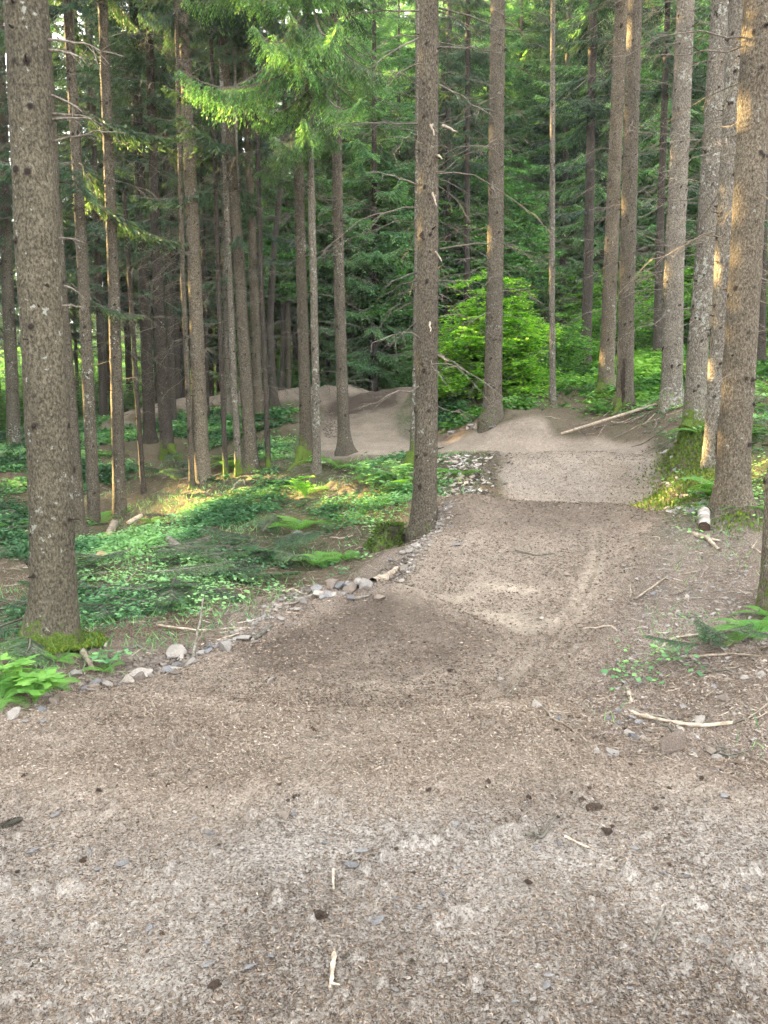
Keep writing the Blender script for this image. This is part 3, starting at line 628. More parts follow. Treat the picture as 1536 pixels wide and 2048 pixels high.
tree([(1171, 748), (1173, 660), (1176, 560), (1187, 0)], 22, 15, 'plain brown spruce up the slope between thin pole and paired trunks', 'bark_dark', moss=.3, flare=.4, dead=DL, crown=(7, .9), low=.95)
tree([(1210, 795), (1215, 700), (1220, 560), (1243, 0)], 31, 23, 'left trunk of the close pair, with mossy roots', 'bark_right', 28, .05, .8, .8, DR, (9, .8))
tree([(1249, 820), (1251, 700), (1254, 560), (1270, 0)], 34, 27, 'right trunk of the close pair, with a dark scar at its foot', 'bark_brown', 28, .05, .5, .5, DR, (9, .8))
tree([(1314, 720), (1316, 640), (1319, 500), (1336, 0)], 18, 10, 'dark spruce behind the pair, up the green slope', 'bark_dark', moss=.2, dead=DL, crown=(7, .8), low=.95)
tree([(1342, 808), (1345, 700), (1347, 560), (1372, 0)], 42, 33, 'stout grey-flecked spruce between the pair and the white-barked trunk', 'bark_grey', 32, .04, .4, .4, DR, None)
tree([(1386, 868), (1395, 700), (1408, 560), (1442, 0)], 43, 35, 'white-flecked spruce with thick moss on its foot', 'bark_grey', 36, .04, .8, .3, DR, None, lowmoss=.25)
tree([(1424, 930), (1434, 760), (1447, 560), (1480, 0)], 37, 40, 'grey spruce with a rotten dark hollow at its foot', 'bark_grey', 36, .04, .3, .2, DR, None)
tree([(1463, 1017), (1470, 860), (1490, 560), (1518, 0)], 66, 56, 'thick light-brown spruce at the right edge with a moss cushion', 'bark_right', 48, .03, .3, .35, DR, None, lowmoss=.1)
tree([(1522, 728), (1524, 560), (1535, 0)], 19, 13, 'dark spruce at the far right edge up the slope', 'bark_dark', moss=.3, dead=DL, crown=(7, .8), low=.95)
tree([(1562, 1205), (1570, 1000), (1610, 560), (1660, 0)], 80, 70, 'nearest right-hand trunk, only its left side in the picture beside a fern', 'bark_right', 36, .04, .5, .4, None, None)
tree([(28, 893), (24, 760), (15, 560), (-5, 0)], 26, 20, 'pale grey spruce at the far left edge', 'bark_grey', moss=.6, dead=DL, crown=(6, .9), low=.95)
tree([(347, 848), (342, 700), (336, 560), (325, 0)], 14, 9, 'dark slim spruce behind the mossy-footed spruce', 'bark_dark', 14, moss=.1, dead=DL, crown=(7, .7), low=.95)
tree([(205, 842), (203, 700), (196, 560), (180, 0)], 12, 9, 'dim slim spruce between two pale left-hand trunks', 'bark_dark', 14, moss=.2, dead=DL, crown=(6, .7), low=.95)
tree([(415, 840), (412, 700), (408, 560), (398, 0)], 9, 7, 'black thin pole right behind the big reddish trunk', 'bark_dark', 10, moss=.0, dead=DL, crown=(6, .6))
tree([(457, 838), (453, 700), (450, 560), (436, 0)], 13, 9, 'far pale spruce before the berm, left of the lichen-grey slim one', 'bark_grey', 14, moss=.1, dead=DL, crown=(6, .7), low=.95)
tree([(765, 755), (767, 640), (769, 500), (772, 0)], 14, 10, 'grey spruce behind the dark jump face of the trail', 'bark_dark', 14, moss=.2, dead=DL, crown=(5, .9), low=.95)
tree([(934, 760), (934, 500), (936, 0)], 13, 10, 'thin brown spruce rising behind the beech bush', 'bark_dark', 14, moss=.2, dead=DL, crown=(8, .7))
def root(T, p0, p1, wpx, mat, seed=0):
    e, d, _ = T; o = np.array(e.location); A = hit(*p0); B = hit(*p1); A = np.array([A[0], min(A[1], d), A[2]]); rg = np.random.default_rng(seed); n = 12; t = np.linspace(0, 1, n)[:, None]; r0 = wpx * d / FPX / 2
    R0 = RAD[e.name]; r0 *= 1.5; S = np.array([o[0] + np.sign(B[0] - o[0]) * R0 * .75, o[1] - R0 * .6, 0]); B = np.array([B[0], min(B[1], o[1]), 0]); Q = S + (B - S) * t; Q[:, 0] += rg.normal(0, .012, n)
    g = gz(Q[:, 0], Q[:, 1]); Q[:, 2] = g + r0 * .35 * (1 - t[:, 0]) + 3.2 * r0 * np.exp(-t[:, 0] * 6)
    v, f = tube(Q - o, np.linspace(r0 * 1.3, r0 * .35, n) * (1 + .12 * rg.normal(0, 1, n)), 10)
    me = mesh_np('root', v, f, M[mat], None, {'knot': np.zeros(len(v)), 'moss': np.full(len(v), .8)}, True); link('root', me, e)
def scar(T, z0_, z1_, a0, a1, rr):
    e, d, bend = T; zs = np.linspace(z0_, z1_, 14); n = 7; rr = RAD[e.name] * 1.03; V = []; rg = np.random.default_rng(4)
    for i, z in enumerate(zs):
        s = math.sin(math.pi * min(1, (i + .6) / 14)) ** .5; c0 = (a0 + a1) / 2 + rg.normal(0, .04); hw = (a1 - a0) / 2 * s
        for a in np.linspace(c0 - hw, c0 + hw, n):
            q = rr * (1 + .45 * (.35 * math.exp(-max(z, 0) / .17) + .22 * math.exp(-max(z, 0) / .5)) * 1.4) + .018; V.append([bend(z)[0] + q * math.cos(a), q * math.sin(a), z])
    F = [[i * n + j, i * n + j + 1, (i + 1) * n + j + 1, (i + 1) * n + j] for i in range(13) for j in range(n - 1)]
    link('scar', mesh_np('scar', np.array(V), np.array(F), M['knot'], None, None, True), e)
def byl(w_): return [(t_[0], t_[1], BEND[t_[0].name]) for t_ in TREES if w_ in t_[0]['label']][0]
for w_, p0, p1, wp, mt in (('white-flecked', (1380, 872), (1322, 884), 14, 'bark_grey'), ('white-flecked', (1388, 876), (1360, 905), 12, 'bark_grey'), ('left trunk of the close pair', (1205, 798), (1168, 808), 10, 'bark_right'), ('below the hanging bright boughs', (606, 922), (572, 945), 10, 'bark_brown'), ('in front of the bright green beech', (978, 838), (948, 858), 11, 'bark_brown'), ('half hidden behind the central', (824, 935), (800, 956), 12, 'bark_grey'), ('dark spruce with a mossy spreading', (340, 915), (368, 926), 10, 'bark_dark'), ('right trunk of the close pair', (1243, 822), (1222, 836), 9, 'bark_brown')):
    root(byl(w_), p0, p1, wp, mt, len(w_))
scar(byl('dark scar'), .15, 1.0, -2.25, -1.85, .155); scar(byl('rotten dark hollow'), -.02, .62, -1.75, -1.2, .115)
def limb(T, p0, p1, wpx, mat='dead', dd=0.0, sub=5, seed=0):
    e, d, _ = T; o = np.array(e.location); A = at(p0[0], p0[1], d) - o; B = at(p1[0], p1[1], d - dd) - o; rg = np.random.default_rng(seed + int(p0[1])); n = 9; t = np.linspace(0, 1, n)[:, None]
    L = np.linalg.norm(B - A); Q = A + (B - A) * t + rg.normal(0, .02 * L, (n, 3)) * t + UPV * (-.12 * L * t * t + .12 * L * t); r0 = wpx * d / FPX / 2; acc = Acc(); v, f = tube(Q, np.linspace(r0, r0 * .3, n), 6); acc.add(v, f, 0)
    for k in range(sub):
        u = rg.uniform(.3, 1); C = Q[int(u * (n - 1))]; D = nrm(nrm(B - A) * .7 + rg.normal(0, .6, 3) + [0, 0, -.2]); l2 = L * rg.uniform(.1, .4); tt = np.linspace(0, 1, 5)[:, None]
        v, f = tube(C + D * l2 * tt + UPV * (-.1 * l2) * tt * tt, np.linspace(r0 * .4, r0 * .15, 5), 4); acc.add(v, f, 0)
    link('dead_branch', acc.mesh('dead_branch', [M[mat]], True), e)
for k, q in enumerate([((96, 80), (240, 108)), ((98, 100), (170, 118)), ((105, 228), (216, 246)), ((104, 240), (190, 236)), ((100, 190), (166, 222)), ((118, 476), (170, 486)), ((125, 612), (168, 616)), ((130, 572), (166, 590)), ((100, 285), (250, 260))]): limb(T_near, q[0], q[1], 5, 'dead', .15, 4, k)
for k, q in enumerate([((838, 22), (690, 36)), ((840, 75), (740, 135)), ((836, 248), (705, 254)), ((834, 370), (740, 340)), ((838, 640), (774, 700)), ((878, 16), (1040, 72)), ((878, 95), (1010, 108)), ((878, 170), (985, 235)), ((880, 498), (1030, 490)), ((834, 545), (770, 572))]): limb(T_mid, q[0], q[1], 4, 'deadg', .3 if k % 2 else -.2, 5, 30 + k)
for k, q in enumerate([((858, 245), (868, 270)), ((862, 380), (872, 410)), ((886, 252), (914, 267)), ((866, 500), (884, 524)), ((858, 640), (862, 662)), ((872, 312), (884, 318)), ((876, 712), (896, 722))]): limb(T_mid, q[0], q[1], 7, 'stick', .35, 0, 60 + k)
NAMED = [np.array(e.location) for e, d in TREES]

# background stand: whole spruces, sharing a few crown meshes
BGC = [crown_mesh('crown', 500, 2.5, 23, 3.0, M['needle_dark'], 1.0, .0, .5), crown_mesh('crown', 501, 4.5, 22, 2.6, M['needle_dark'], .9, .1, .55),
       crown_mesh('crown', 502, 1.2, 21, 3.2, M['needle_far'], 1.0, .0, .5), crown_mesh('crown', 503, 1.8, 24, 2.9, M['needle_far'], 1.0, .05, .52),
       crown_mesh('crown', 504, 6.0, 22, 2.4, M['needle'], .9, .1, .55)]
BGT = [trunk_mesh('trunk', 600 + i, 0.15 - .02 * i, 0.12 - .02 * i, 22, lambda z: (0, 0), M['bark_dark' if i % 2 else 'bark_brown'], 10, .3, 12, .3, .2, 4, False) for i in range(3)]
GAPS = [(at(450, 985, 13.5), .95), (at(620, 998, 11.85), .45), (at(240, 745, 13.4), .3)]  # sun lanes kept free of scattered trunks for the chosen flecks
NICK = [(25, 'pale trunk at the left edge'), (85, 'thick left foreground trunk'), (168, 'slim pale-barked trunk'), (228, 'sunlit-striped slim trunk'), (288, 'dark trunk beside the mossy-footed one'), (317, 'mossy-footed dark trunk'), (391, 'big reddish trunk'), (460, 'lichen-grey slim trunk'), (482, 'light-footed brown trunk'),
        (542, 'black crooked trunk'), (603, 'trunk with the spreading mossy foot'), (629, 'slim pale lichened trunk'), (679, 'trunk at the far bend'), (768, 'grey trunk behind the jump face'), (855, 'tall central trunk'), (935, 'thin trunk behind the beech bush'), (989, 'reddish-brown trunk before the beech bush'), (1104, 'very thin grey pole'),
        (1175, 'plain brown trunk up the slope'), (1219, 'left trunk of the close pair'), (1253, 'right trunk of the close pair'), (1318, 'dark trunk behind the pair'), (1347, 'stout grey-flecked trunk'), (1407, 'white-flecked mossy trunk'), (1446, 'grey trunk with the rotten foot'), (1488, 'thick light-brown right trunk')]
BYLAB = {}
def where(o, x, y, head):
    px = 768 + FPX * x / y / math.cos(PITCH); q = min(NICK, key=lambda t: abs(t[0] - px)); side = 'left' if px < q[0] else 'right'
    o['label'] = head + ', just ' + side + ' of the ' + q[1]; BYLAB.setdefault(o['label'], []).append((y, o))
def settle():
    for lab, L in BYLAB.items():
        L.sort(key=lambda t: t[0]); n = len(L)
        for i, (y, o) in enumerate(L):
            if n == 2: o['label'] = ('nearer ', 'farther ')[i] + lab
            elif n > 2: o['label'] = ('nearest ' if i == 0 else 'farthest ' if i == n - 1 else ('second ', 'third ', 'fourth ', 'fifth ', 'sixth ', 'seventh ', 'eighth ')[min(i - 1, 6)]) + lab
def bg_tree(x, y, k, s, label, group):
    z = gz1(x, y)
    e = bpy.data.objects.new('spruce_tree', None); COL.objects.link(e); e.location = (x, y, z - .1); e.scale = (s, s, s); e.rotation_euler = (0, 0, random.uniform(0, 6.28))
    tag(e, label, 'tree', group)
    if group != 'spruces left of the picture': where(e, x, y, {'spruces beyond the berm': 'dark spruce beyond the berm', 'spruces up the right slope': 'green spruce up the slope', 'tall spruces behind the far bend': 'tall green spruce far behind', 'distant backdrop spruces': 'distant backdrop spruce'}[group])
    link('trunk', BGT[random.randrange(3)], e); link('crown', BGC[k], e)
    if k in (0, 1, 4): link('branches', DEADS[random.randrange(5)], e, None, (0, 0, random.uniform(0, 6)))
    return e
def ray_clear(x, y, rad):
    for g, rad in GAPS:
        v = np.array([x - g[0], y - g[1]]); s = SUNV[:2] / np.linalg.norm(SUNV[:2]); t = v @ s
        if t > 0 and abs(v[0] * s[1] - v[1] * s[0]) < rad: return False
    return True
placed = [tuple(p[:2]) for p in NAMED]
def scatter(n, xr, yr, mind, pick, label, group, test, tries=4000, srange=(.85, 1.15)):
    k = 0; t = 0
    while k < n and t < tries:
        t += 1; x = random.uniform(*xr); y = random.uniform(*yr)
        if not test(x, y) or not ray_clear(x, y, .5) or any((x - a) ** 2 + (y - b) ** 2 < mind * mind for a, b in placed): continue
        placed.append((x, y)); bg_tree(x, y, pick(), random.uniform(*srange), label, group); k += 1
    return k
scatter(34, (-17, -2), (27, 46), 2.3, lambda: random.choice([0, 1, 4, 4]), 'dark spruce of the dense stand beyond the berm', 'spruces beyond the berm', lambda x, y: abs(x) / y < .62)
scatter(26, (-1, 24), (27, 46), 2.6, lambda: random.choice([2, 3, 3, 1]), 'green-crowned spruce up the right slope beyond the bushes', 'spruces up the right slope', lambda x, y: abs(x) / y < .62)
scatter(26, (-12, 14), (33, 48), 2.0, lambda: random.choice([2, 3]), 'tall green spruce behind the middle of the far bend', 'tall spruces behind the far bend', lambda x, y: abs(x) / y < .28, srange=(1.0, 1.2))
scatter(70, (-46, 46), (46, 84), 3.0, lambda: random.choice([2, 3, 0]), 'distant spruce closing the forest backdrop', 'distant backdrop spruces', lambda x, y: abs(x) / y < .62 and (x > -2 or y > 76), srange=(1.1, 1.45))

scatter(34, (-56, -2), (72, 92), 2.6, lambda: random.choice([2, 3]), 'distant spruce closing the forest backdrop', 'distant backdrop spruces', lambda x, y: abs(x) / y < .66, srange=(1.0, 1.3))
# unseen spruces added at the left to hold low sun off the trail
def shade_row():
    for i in range(125):
        for q in range(60):
            x = random.uniform(-52, -11.5); y = random.uniform(-4, 56)
            if x > -0.60 * y - 3.5 or not ray_clear(x, y, .5) or any((x - a) ** 2 + (y - b) ** 2 < 2.4 ** 2 for a, b in placed): continue
            placed.append((x, y)); bg_tree(x, y, random.choice([0, 2, 3]), random.uniform(.85, 1.1), 'unseen spruce added at the left to block the sun', 'spruces left of the picture'); break
shade_row()

# hanging living boughs in the top centre, on the slim pale spruce
def hang_boughs(parent, specs, mat, seed):
    for i, (x, y, z, az, L, tilt) in enumerate(specs):
        rg = np.random.default_rng(seed + i); B = bough(rg, L, 0.028, 0.075, 0.0085, 0.85, 1.5)
        acc = Acc(); add_bough(acc, B, np.zeros(3), az, 1.0, tilt, .1)
        link('bough', acc.mesh('bough', [M[mat], M['dead']]), parent, (x, y, z))
sp = []
rg = np.random.default_rng(5)
for i in range(17):
    h = 6.3 + i * 0.2; sp.append((0, 0, h, math.pi * (1.0 + rg.uniform(-.05, .62)), rg.uniform(1.5, 2.5) * (0.72 if i < 3 else 1), rg.uniform(-.15, .12)))
for i in range(6): sp.append((0, 0, 7 + i * .45, math.pi * rg.uniform(1.5, 2.1), rg.uniform(1.0, 1.7), 0))
hang_boughs(T17[0], sp, 'needle_bright', 900)
hang_boughs(T17[0], [(0, 0, 5.9 + i * .3, rg.uniform(0, 6.28), rg.uniform(.9, 1.8), -.1) for i in range(12)], 'needle', 950)

# ------------------------------------------------------------------ bushes and broadleaf undergrowth
def bush_mesh(name, seed, rx, ry, h, n_br, n_leaf, leaf, mat, layers=True, low=0.0):
    rg = np.random.default_rng(seed); acc = Acc()
    for k in range(n_br):
        az = rg.uniform(0, 6.28); rr = rg.random() ** .6; hh = h * (rg.uniform(low, 1)) * math.sqrt(max(.05, 1 - rr * rr * .85))
        tip = np.array([math.cos(az) * rx * rr, math.sin(az) * ry * rr, max(.15, hh)])
        m = 7; t = np.linspace(0, 1, m)[:, None]
        P = tip * t * np.array([1, 1, 0]) + np.array([0, 0, 1.0]) * tip[2] * (t ** .6) + rg.normal(0, .04, (m, 3)) * t
        v, f = tube(P, np.linspace(.014, .003, m), 4); acc.add(v, f, 1)
        sp_n = int(n_leaf / n_br / 14) + 1
        for q in range(sp_n):
            u = rg.uniform(.35, 1); B = P[min(int(u * (m - 1)), m - 1)]
            a2 = az + rg.uniform(-1.4, 1.4); L = rg.uniform(.25, .75) * min(1, h / 2 + .3)
            D = np.array([math.cos(a2), math.sin(a2), rg.uniform(-.25, .2)])
            tt = np.linspace(.1, 1, 14)[:, None]
            Q = B + D * L * tt + np.array([0, 0, -.12]) * tt * tt * L
            sd = np.array([-math.sin(a2), math.cos(a2), 0]) * np.where(np.arange(14) % 2 == 0, 1, -1)[:, None]
            LD = D * .6 + sd * .8 + rg.normal(0, .18, (14, 3)); Nn = nrm(UPV + rg.normal(0, .35 if layers else .8, (14, 3)))
            v, f = kites(Q, LD, leaf * rg.uniform(.7, 1.25, 14), leaf * .33, Nn, .5)
            acc.add(v, f, 0, np.repeat(np.clip(.45 + .35 * (B[2] / h - .5) * 0 + rg.normal(0, .22, 14), 0, 1), 4))
            v, f = tube(np.stack([B, B + D * L]), [.003, .001], 3); acc.add(v, f, 1)
    return acc.mesh(name, [M[mat], M['deadg']])
def bush(px, py, me, s, label, name='beech_bush', cat='bush', group=None, d=None, rot=None, sz=None):
    P = hit(px, py) if d is None else np.array([at(px, py, d)[0], d, 0])
    e = link(name, me, None, (P[0], P[1], gz1(P[0], P[1]) - .05), (0, 0, random.uniform(0, 6.28) if rot is None else rot), (s, s, sz or s))
    tag(e, label, cat, group)
    if group: where(e, P[0], P[1], 'light green bush in the thicket' if name == 'beech_bush' else 'dark broadleaf bush')
    return e
BU = bush_mesh('beech_bush', 31, 1.8, 1.5, 3.3, 150, 52000, .092, 'beech')
BU2 = bush_mesh('beech_bush', 32, 1.6, 1.4, 2.1, 70, 13000, .09, 'thicket')
BU3 = bush_mesh('broadleaf_bush', 33, 1.8, 1.6, 3.2, 80, 15000, .10, 'broad')
BT = bush_mesh('broadleaf_crown', 34, 2.6, 2.4, 6.5, 170, 34000, .12, 'broad', False)
bush(985, 782, BU, 1.08, 'tall bright green beech bush behind the reddish-brown spruce', d=19.5)
bush(1110, 765, BU2, .95, 'lower bright green bush behind the very thin grey pole', d=21)
for i, (px, d, s) in enumerate([(1230, 24, 1.1), (1330, 25, 1.2), (1420, 24, 1.2), (1500, 22, 1.2), (1290, 29, 1.4), (1390, 30, 1.6), (1480, 28, 1.5), (1190, 30, 1.5), (1560, 26, 1.5)]):
    bush(px, 800, BU2, s, 'light green bush in the thicket up the right slope', group='bushes of the thicket up the right slope', d=d)
for i, (px, d, s) in enumerate([(900, 26, 1.0), (850, 27, .8), (700, 30, .9), (640, 31, .8), (590, 29, .7), (730, 33, 1.1), (560, 33, 1), (800, 33, 1.1), (470, 31, .6), (250, 29, .6), (130, 28, .7), (30, 27, .8)]):
    bush(px, 800, BU3, s, 'dark green broadleaf bush among the trunks behind the berm', 'broadleaf_bush', 'bush', 'broadleaf bushes behind the berm', d=d)
for i in range(36):
    y = 47 + (i * 7.3) % 22; x = y * (-0.58 + 1.1 * ((i * .618) % 1))
    e = link('broadleaf_thicket', BT, None, (x, y, gz1(x, y) - .4), (0, 0, i * 1.3), random.uniform(.9, 1.3)); tag(e, 'leafy thicket glimpsed far behind the trunks', 'bush', 'thickets far behind the trunks')
for i, (px, d, s, h0) in enumerate([(740, 29, 1.0, 3.0), (650, 31, 1.0, 3.5), (820, 31, 1.0, 3.6), (560, 28, .8, 4.0), (1000, 30, 1.0, 3.0), (900, 33, 1.1, 3.5), (700, 37, 1.3, 3.5)]):
    x = at(px, 800, d)[0]; z = gz1(x, d)
    e = bpy.data.objects.new('broadleaf_tree', None); COL.objects.link(e); e.location = (x, d, z)
    tag(e, 'x', 'tree', 'broadleaf trees behind the trail bend'); where(e, x, d, 'dark leafy broadleaf tree')
    link('trunk', trunk_mesh('trunk', 700 + i, .10, .06, 8 * s, lambda z: (.15 * math.sin(z * .6), 0.1 * math.sin(z * .4)), M['bark_dark'], 10, .3, 6, .4, .3, 4, False), e)
    link('crown', BT, e, (0, 0, h0 - .5), (0, 0, i), s)

# ------------------------------------------------------------------ ground cover (nobody could count it)
def scatter_xy(n, xr, yr, dens):
    x = rng.uniform(xr[0], xr[1], n * 6); y = rng.uniform(yr[0], yr[1], n * 6)
    k = rng.random(len(x)) < dens(x, y); x = x[k][:n]; y = y[k][:n]; return x, y
def ground_normal(x, y):
    e = .05; zx = (gz(x + e, y) - gz(x - e, y)) / (2 * e); zy = (gz(x, y + e) - gz(x, y - e)) / (2 * e)
    return nrm(np.stack([-zx, -zy, np.ones_like(zx)], -1))
BAND = hp([(270, 1015), (400, 985), (560, 955), (690, 935), (800, 930)])
def herb_density(x, y):
    pm = sdist(x, y, PATH); base = np.clip((-pm - 0.55) * 1.2, 0, 1)
    pat = np.clip(0.6 + 3.4 * fbm(x, y, 0.5, 4, 201) + .45 * np.clip((y - 13.5) / 2, 0, 1), 0, 1)
    u = np.clip(x / np.maximum(y, 1), -1, 1)
    left = (x < 1.0) | (y > 14.5); near = np.clip((y - 5.5) / 1.5, 0, 1)
    brush = 1 - 0.9 * np.exp(-(((x + 2.4) / 1.5) ** 2 + ((y - 8.0) / .75) ** 2) ** 2)
    bare = 1 - .95 * np.exp(-(((x + 1.2) / 1.4) ** 2 + ((y - 6.9) / .7) ** 2)) - .8 * np.exp(-(((x + .6) / .7) ** 2 + ((y - 9.3) / .8) ** 2))
    bare = bare - .95 * np.exp(-(seg_dist(x, y, BAND) / .5) ** 4)
    rslope = np.where((x > 2) & (y < 13), 0.08, 1.0)
    return base * pat * near * left * brush * np.clip(bare, 0, 1) * np.minimum(1, (18 / np.maximum(y, 18)) ** 1.2) * (np.abs(x) < .62 * y + 1.5)
def herbs(name, n, xr, yr, dens, leaf, mat, label, nl=5, hmax=.16):
    x, y = scatter_xy(n, xr, yr, dens); z = gz(x, y); m = len(x)
    if m == 0: return
    h = rng.uniform(.03, hmax, m) * (1 + .6 * fbm(x, y, 1.5, 2, 301)); az = rng.uniform(0, 6.28, (m, nl)); lean = rng.uniform(0, .06, (m, nl))
    sz = leaf * rng.uniform(.6, 1.4, (m, 1)) * rng.uniform(.7, 1.2, (m, nl)) * np.clip(y / 11, .8, 2.2)[:, None]
    P = np.stack([x[:, None] + np.cos(az) * lean, y[:, None] + np.sin(az) * lean, z[:, None] + h[:, None] * rng.uniform(.55, 1, (m, nl))], -1).reshape(-1, 3)
    D = np.stack([np.cos(az), np.sin(az), rng.uniform(-.5, .25, (m, nl))], -1).reshape(-1, 3)
    Nn = nrm(UPV + rng.normal(0, .3, P.shape)); v, f = kites(P, D, sz.ravel(), sz.ravel() * .38, Nn, .55)
    tint = np.repeat(np.clip(np.repeat(.45 + 1.5 * fbm(x, y, .9, 3, 303), nl) + rng.normal(0, .18, m * nl), 0, 1), 4)
    me = mesh_np(name, v, f, M[mat], None, {'tint': tint}); tag(link(name, me), label, 'ground cover', None, 'stuff')
herbs('ground_cover', 48000, (-13, 2), (5.5, 26), herb_density, .05, 'herb', 'low green herbs covering the forest floor left of the trail')
def slope_d(x, y):
    pm = sdist(x, y, PATH); return np.clip((-pm - .5), 0, 1) * (x > 1.3) * np.clip(.6 + 2 * fbm(x, y, .5, 3, 211), 0, 1) * np.clip((y - 14.2) / 1, 0, 1) * (x < .62 * y) * np.minimum(1, (18 / y) ** 1.2)
herbs('slope_ground_cover', 22000, (0, 20), (13, 34), slope_d, .065, 'slope_herb', 'green herbs on the slope around the beech bush', 5, .25)
def right_d(x, y):
    c1 = np.exp(-(((x - at(1250, 1330, 4.8)[0]) / .32) ** 2 + ((y - 4.8) / .28) ** 2)); a = at(1430, 950, 9.0); c2 = np.exp(-(((x - a[0] + .2) / .8) ** 2 + ((y - 8.9) / .9) ** 2)) ; a = at(1500, 1010, 7.6); c3 = np.exp(-(((x - a[0] - .2) / .5) ** 2 + ((y - 8.2) / .5) ** 2))
    c4 = (x > 4.6) * (y > 8) * .5
    return np.clip(c1 + c2 + c3 + c4, 0, 1) * (x < .58 * y + .6) * (sdist(x, y, PATH) < -.15)
herbs('verge_herbs', 2600, (1, 9), (3.8, 15), right_d, .05, 'herb', 'patches of small green herbs on the stony right bank', 5, .09)
def grass_d(x, y): return np.clip(-sdist(x, y, PATH) * 2 - .2, 0, 1) * (np.abs(x) < .6 * y + .8) * np.clip(.25 + 2.2 * fbm(x, y, .9, 3, 221), 0, 1) * (8 / np.maximum(y, 8)) * np.where((x > 1.5) & (y > 5.5), .25, 1)
xg, yg = scatter_xy(26000, (-9, 9), (3.4, 20), grass_d); mg = len(xg); Dg = nrm(np.c_[rng.normal(0, .6, mg), rng.normal(0, .6, mg), rng.uniform(.4, 1, mg)])
vg, fg = kites(np.c_[xg, yg, gz(xg, yg) - .01], Dg, rng.uniform(.04, .16, mg), .0022 + .0002 * yg, nrm(rng.normal(0, 1, (mg, 3))), .35)
tag(link('grass', mesh_np('grass', vg, fg, M['herb'], None, {'tint': np.repeat(np.clip(rng.normal(.55, .25, mg), 0, 1), 4)})), 'thin green grass blades on the verges', 'grass', None, 'stuff')
# moss carpets on the right bank
def mossd(x, y):
    a = at(1390, 880, 10.6); b = at(1400, 945, 9.0); cc = at(1475, 1030, 7.5)
    return np.clip(np.exp(-(((x - a[0]) / .5) ** 2 + ((y - a[1]) / .6) ** 2)) + np.exp(-(((x - b[0]) / .55) ** 2 + ((y - b[1] - .2) / .8) ** 2)) + np.exp(-(((x - cc[0]) / .18) ** 2 + ((y - cc[1] + .05) / .2) ** 2)), 0, 1)
def moss_patch(name, n, xr, yr, dens, label):
    x, y = scatter_xy(n, xr, yr, dens); m = len(x); z = gz(x, y) + dens(x, y) * .07
    D = nrm(rng.normal(0, .5, (m, 3)) + UPV); sh = .5 if n == 9001 else 1; v, f = kites(np.c_[x, y, z - .03], D, rng.uniform(.03, .07, m) * sh, .011 * sh, nrm(rng.normal(0, 1, (m, 3))), .6)
    me = mesh_np(name, v, f, M['moss'], None, {'tint': np.repeat(np.clip(rng.normal(.5, .25, m), 0, 1), 4)}); tag(link(name, me), label, 'moss', None, 'stuff')
moss_patch('moss', 6500, (3, 7), (7, 12), mossd, 'thick green moss on the bank around the right trunks')
a = hit(110, 1292)
moss_patch('moss', 9001, (a[0] - .5, a[0] + .5), (a[1] - .55, a[1] + .4), lambda x, y: (np.abs(np.hypot(x - a[0], y - a[1]) - .25 - .05 * np.sin(3 * np.arctan2(y - a[1], x - a[0]))) < .07) * .8, 'mossy skirt round the foot of the thick left trunk')

# litter twigs on the forest floor
def twig_stuff(name, n, xr, yr, dens, lr, wr, label, mat='twigl', tint=(.55, .25), lift=.01):
    x, y = scatter_xy(n, xr, yr, dens); m = len(x); z = gz(x, y); Nn = ground_normal(x, y)
    az = rng.uniform(0, 6.28, m); D = np.stack([np.cos(az), np.sin(az), rng.normal(0, .12, m)], -1); D = nrm(D - Nn * (D * Nn).sum(1)[:, None] * .85)
    L = rng.uniform(lr[0], lr[1], m) * rng.random(m) ** .7; W = rng.uniform(wr[0], wr[1], m)
    P = np.c_[x, y, z + lift + W]; S = nrm(np.cross(D, Nn)); k = 3; th = np.array([0, 2.09, 4.19]); V = []
    mid = P + D * (L * .5)[:, None] + S * (L * rng.normal(0, .06, m))[:, None]; end = P + D * L[:, None]
    for C, s in ((P, 1), (mid, .8), (end, .45)):
        for t in th: V.append(C + (S * math.cos(t) + Nn * math.sin(t)) * (W * s)[:, None])
    V = np.stack(V, 1).reshape(-1, 3); b = np.arange(m)[:, None, None] * 9
    q = []
    for i in range(2):
        for j in range(3): q.append([i * 3 + j, i * 3 + (j + 1) % 3, (i + 1) * 3 + (j + 1) % 3, (i + 1) * 3 + j])
    F = (b + np.array(q)[None]).reshape(-1, 4)
    t = np.repeat(np.clip(rng.normal(tint[0], tint[1], m), 0, 1), 9)
    me = mesh_np(name, V, F, M[mat], None, {'tint': t}); tag(link(name, me), label, 'litter', None, 'stuff')
off = lambda x, y: np.clip((-sdist(x, y, PATH) + .12) * 3, 0, 1)
infr = lambda x, y: (np.abs(x) < .56 * y + .8)
twig_stuff('twig_litter', 13000, (-9, .8), (3.6, 15), lambda x, y: off(x, y) * infr(x, y) * (6 / np.maximum(y, 6)) * np.clip(.7 + 2 * fbm(x, y, .8, 2, 401), .1, 1), (.04, .26), (.0014, .0038), 'short dead twigs littering the forest floor on the left')
twig_stuff('twig_litter', 9000, (1.0, 9), (3, 15), lambda x, y: off(x, y) * infr(x, y) * (5 / np.maximum(y, 5)), (.02, .16), (.001, .003), 'short dead twigs littering the bank on the right')
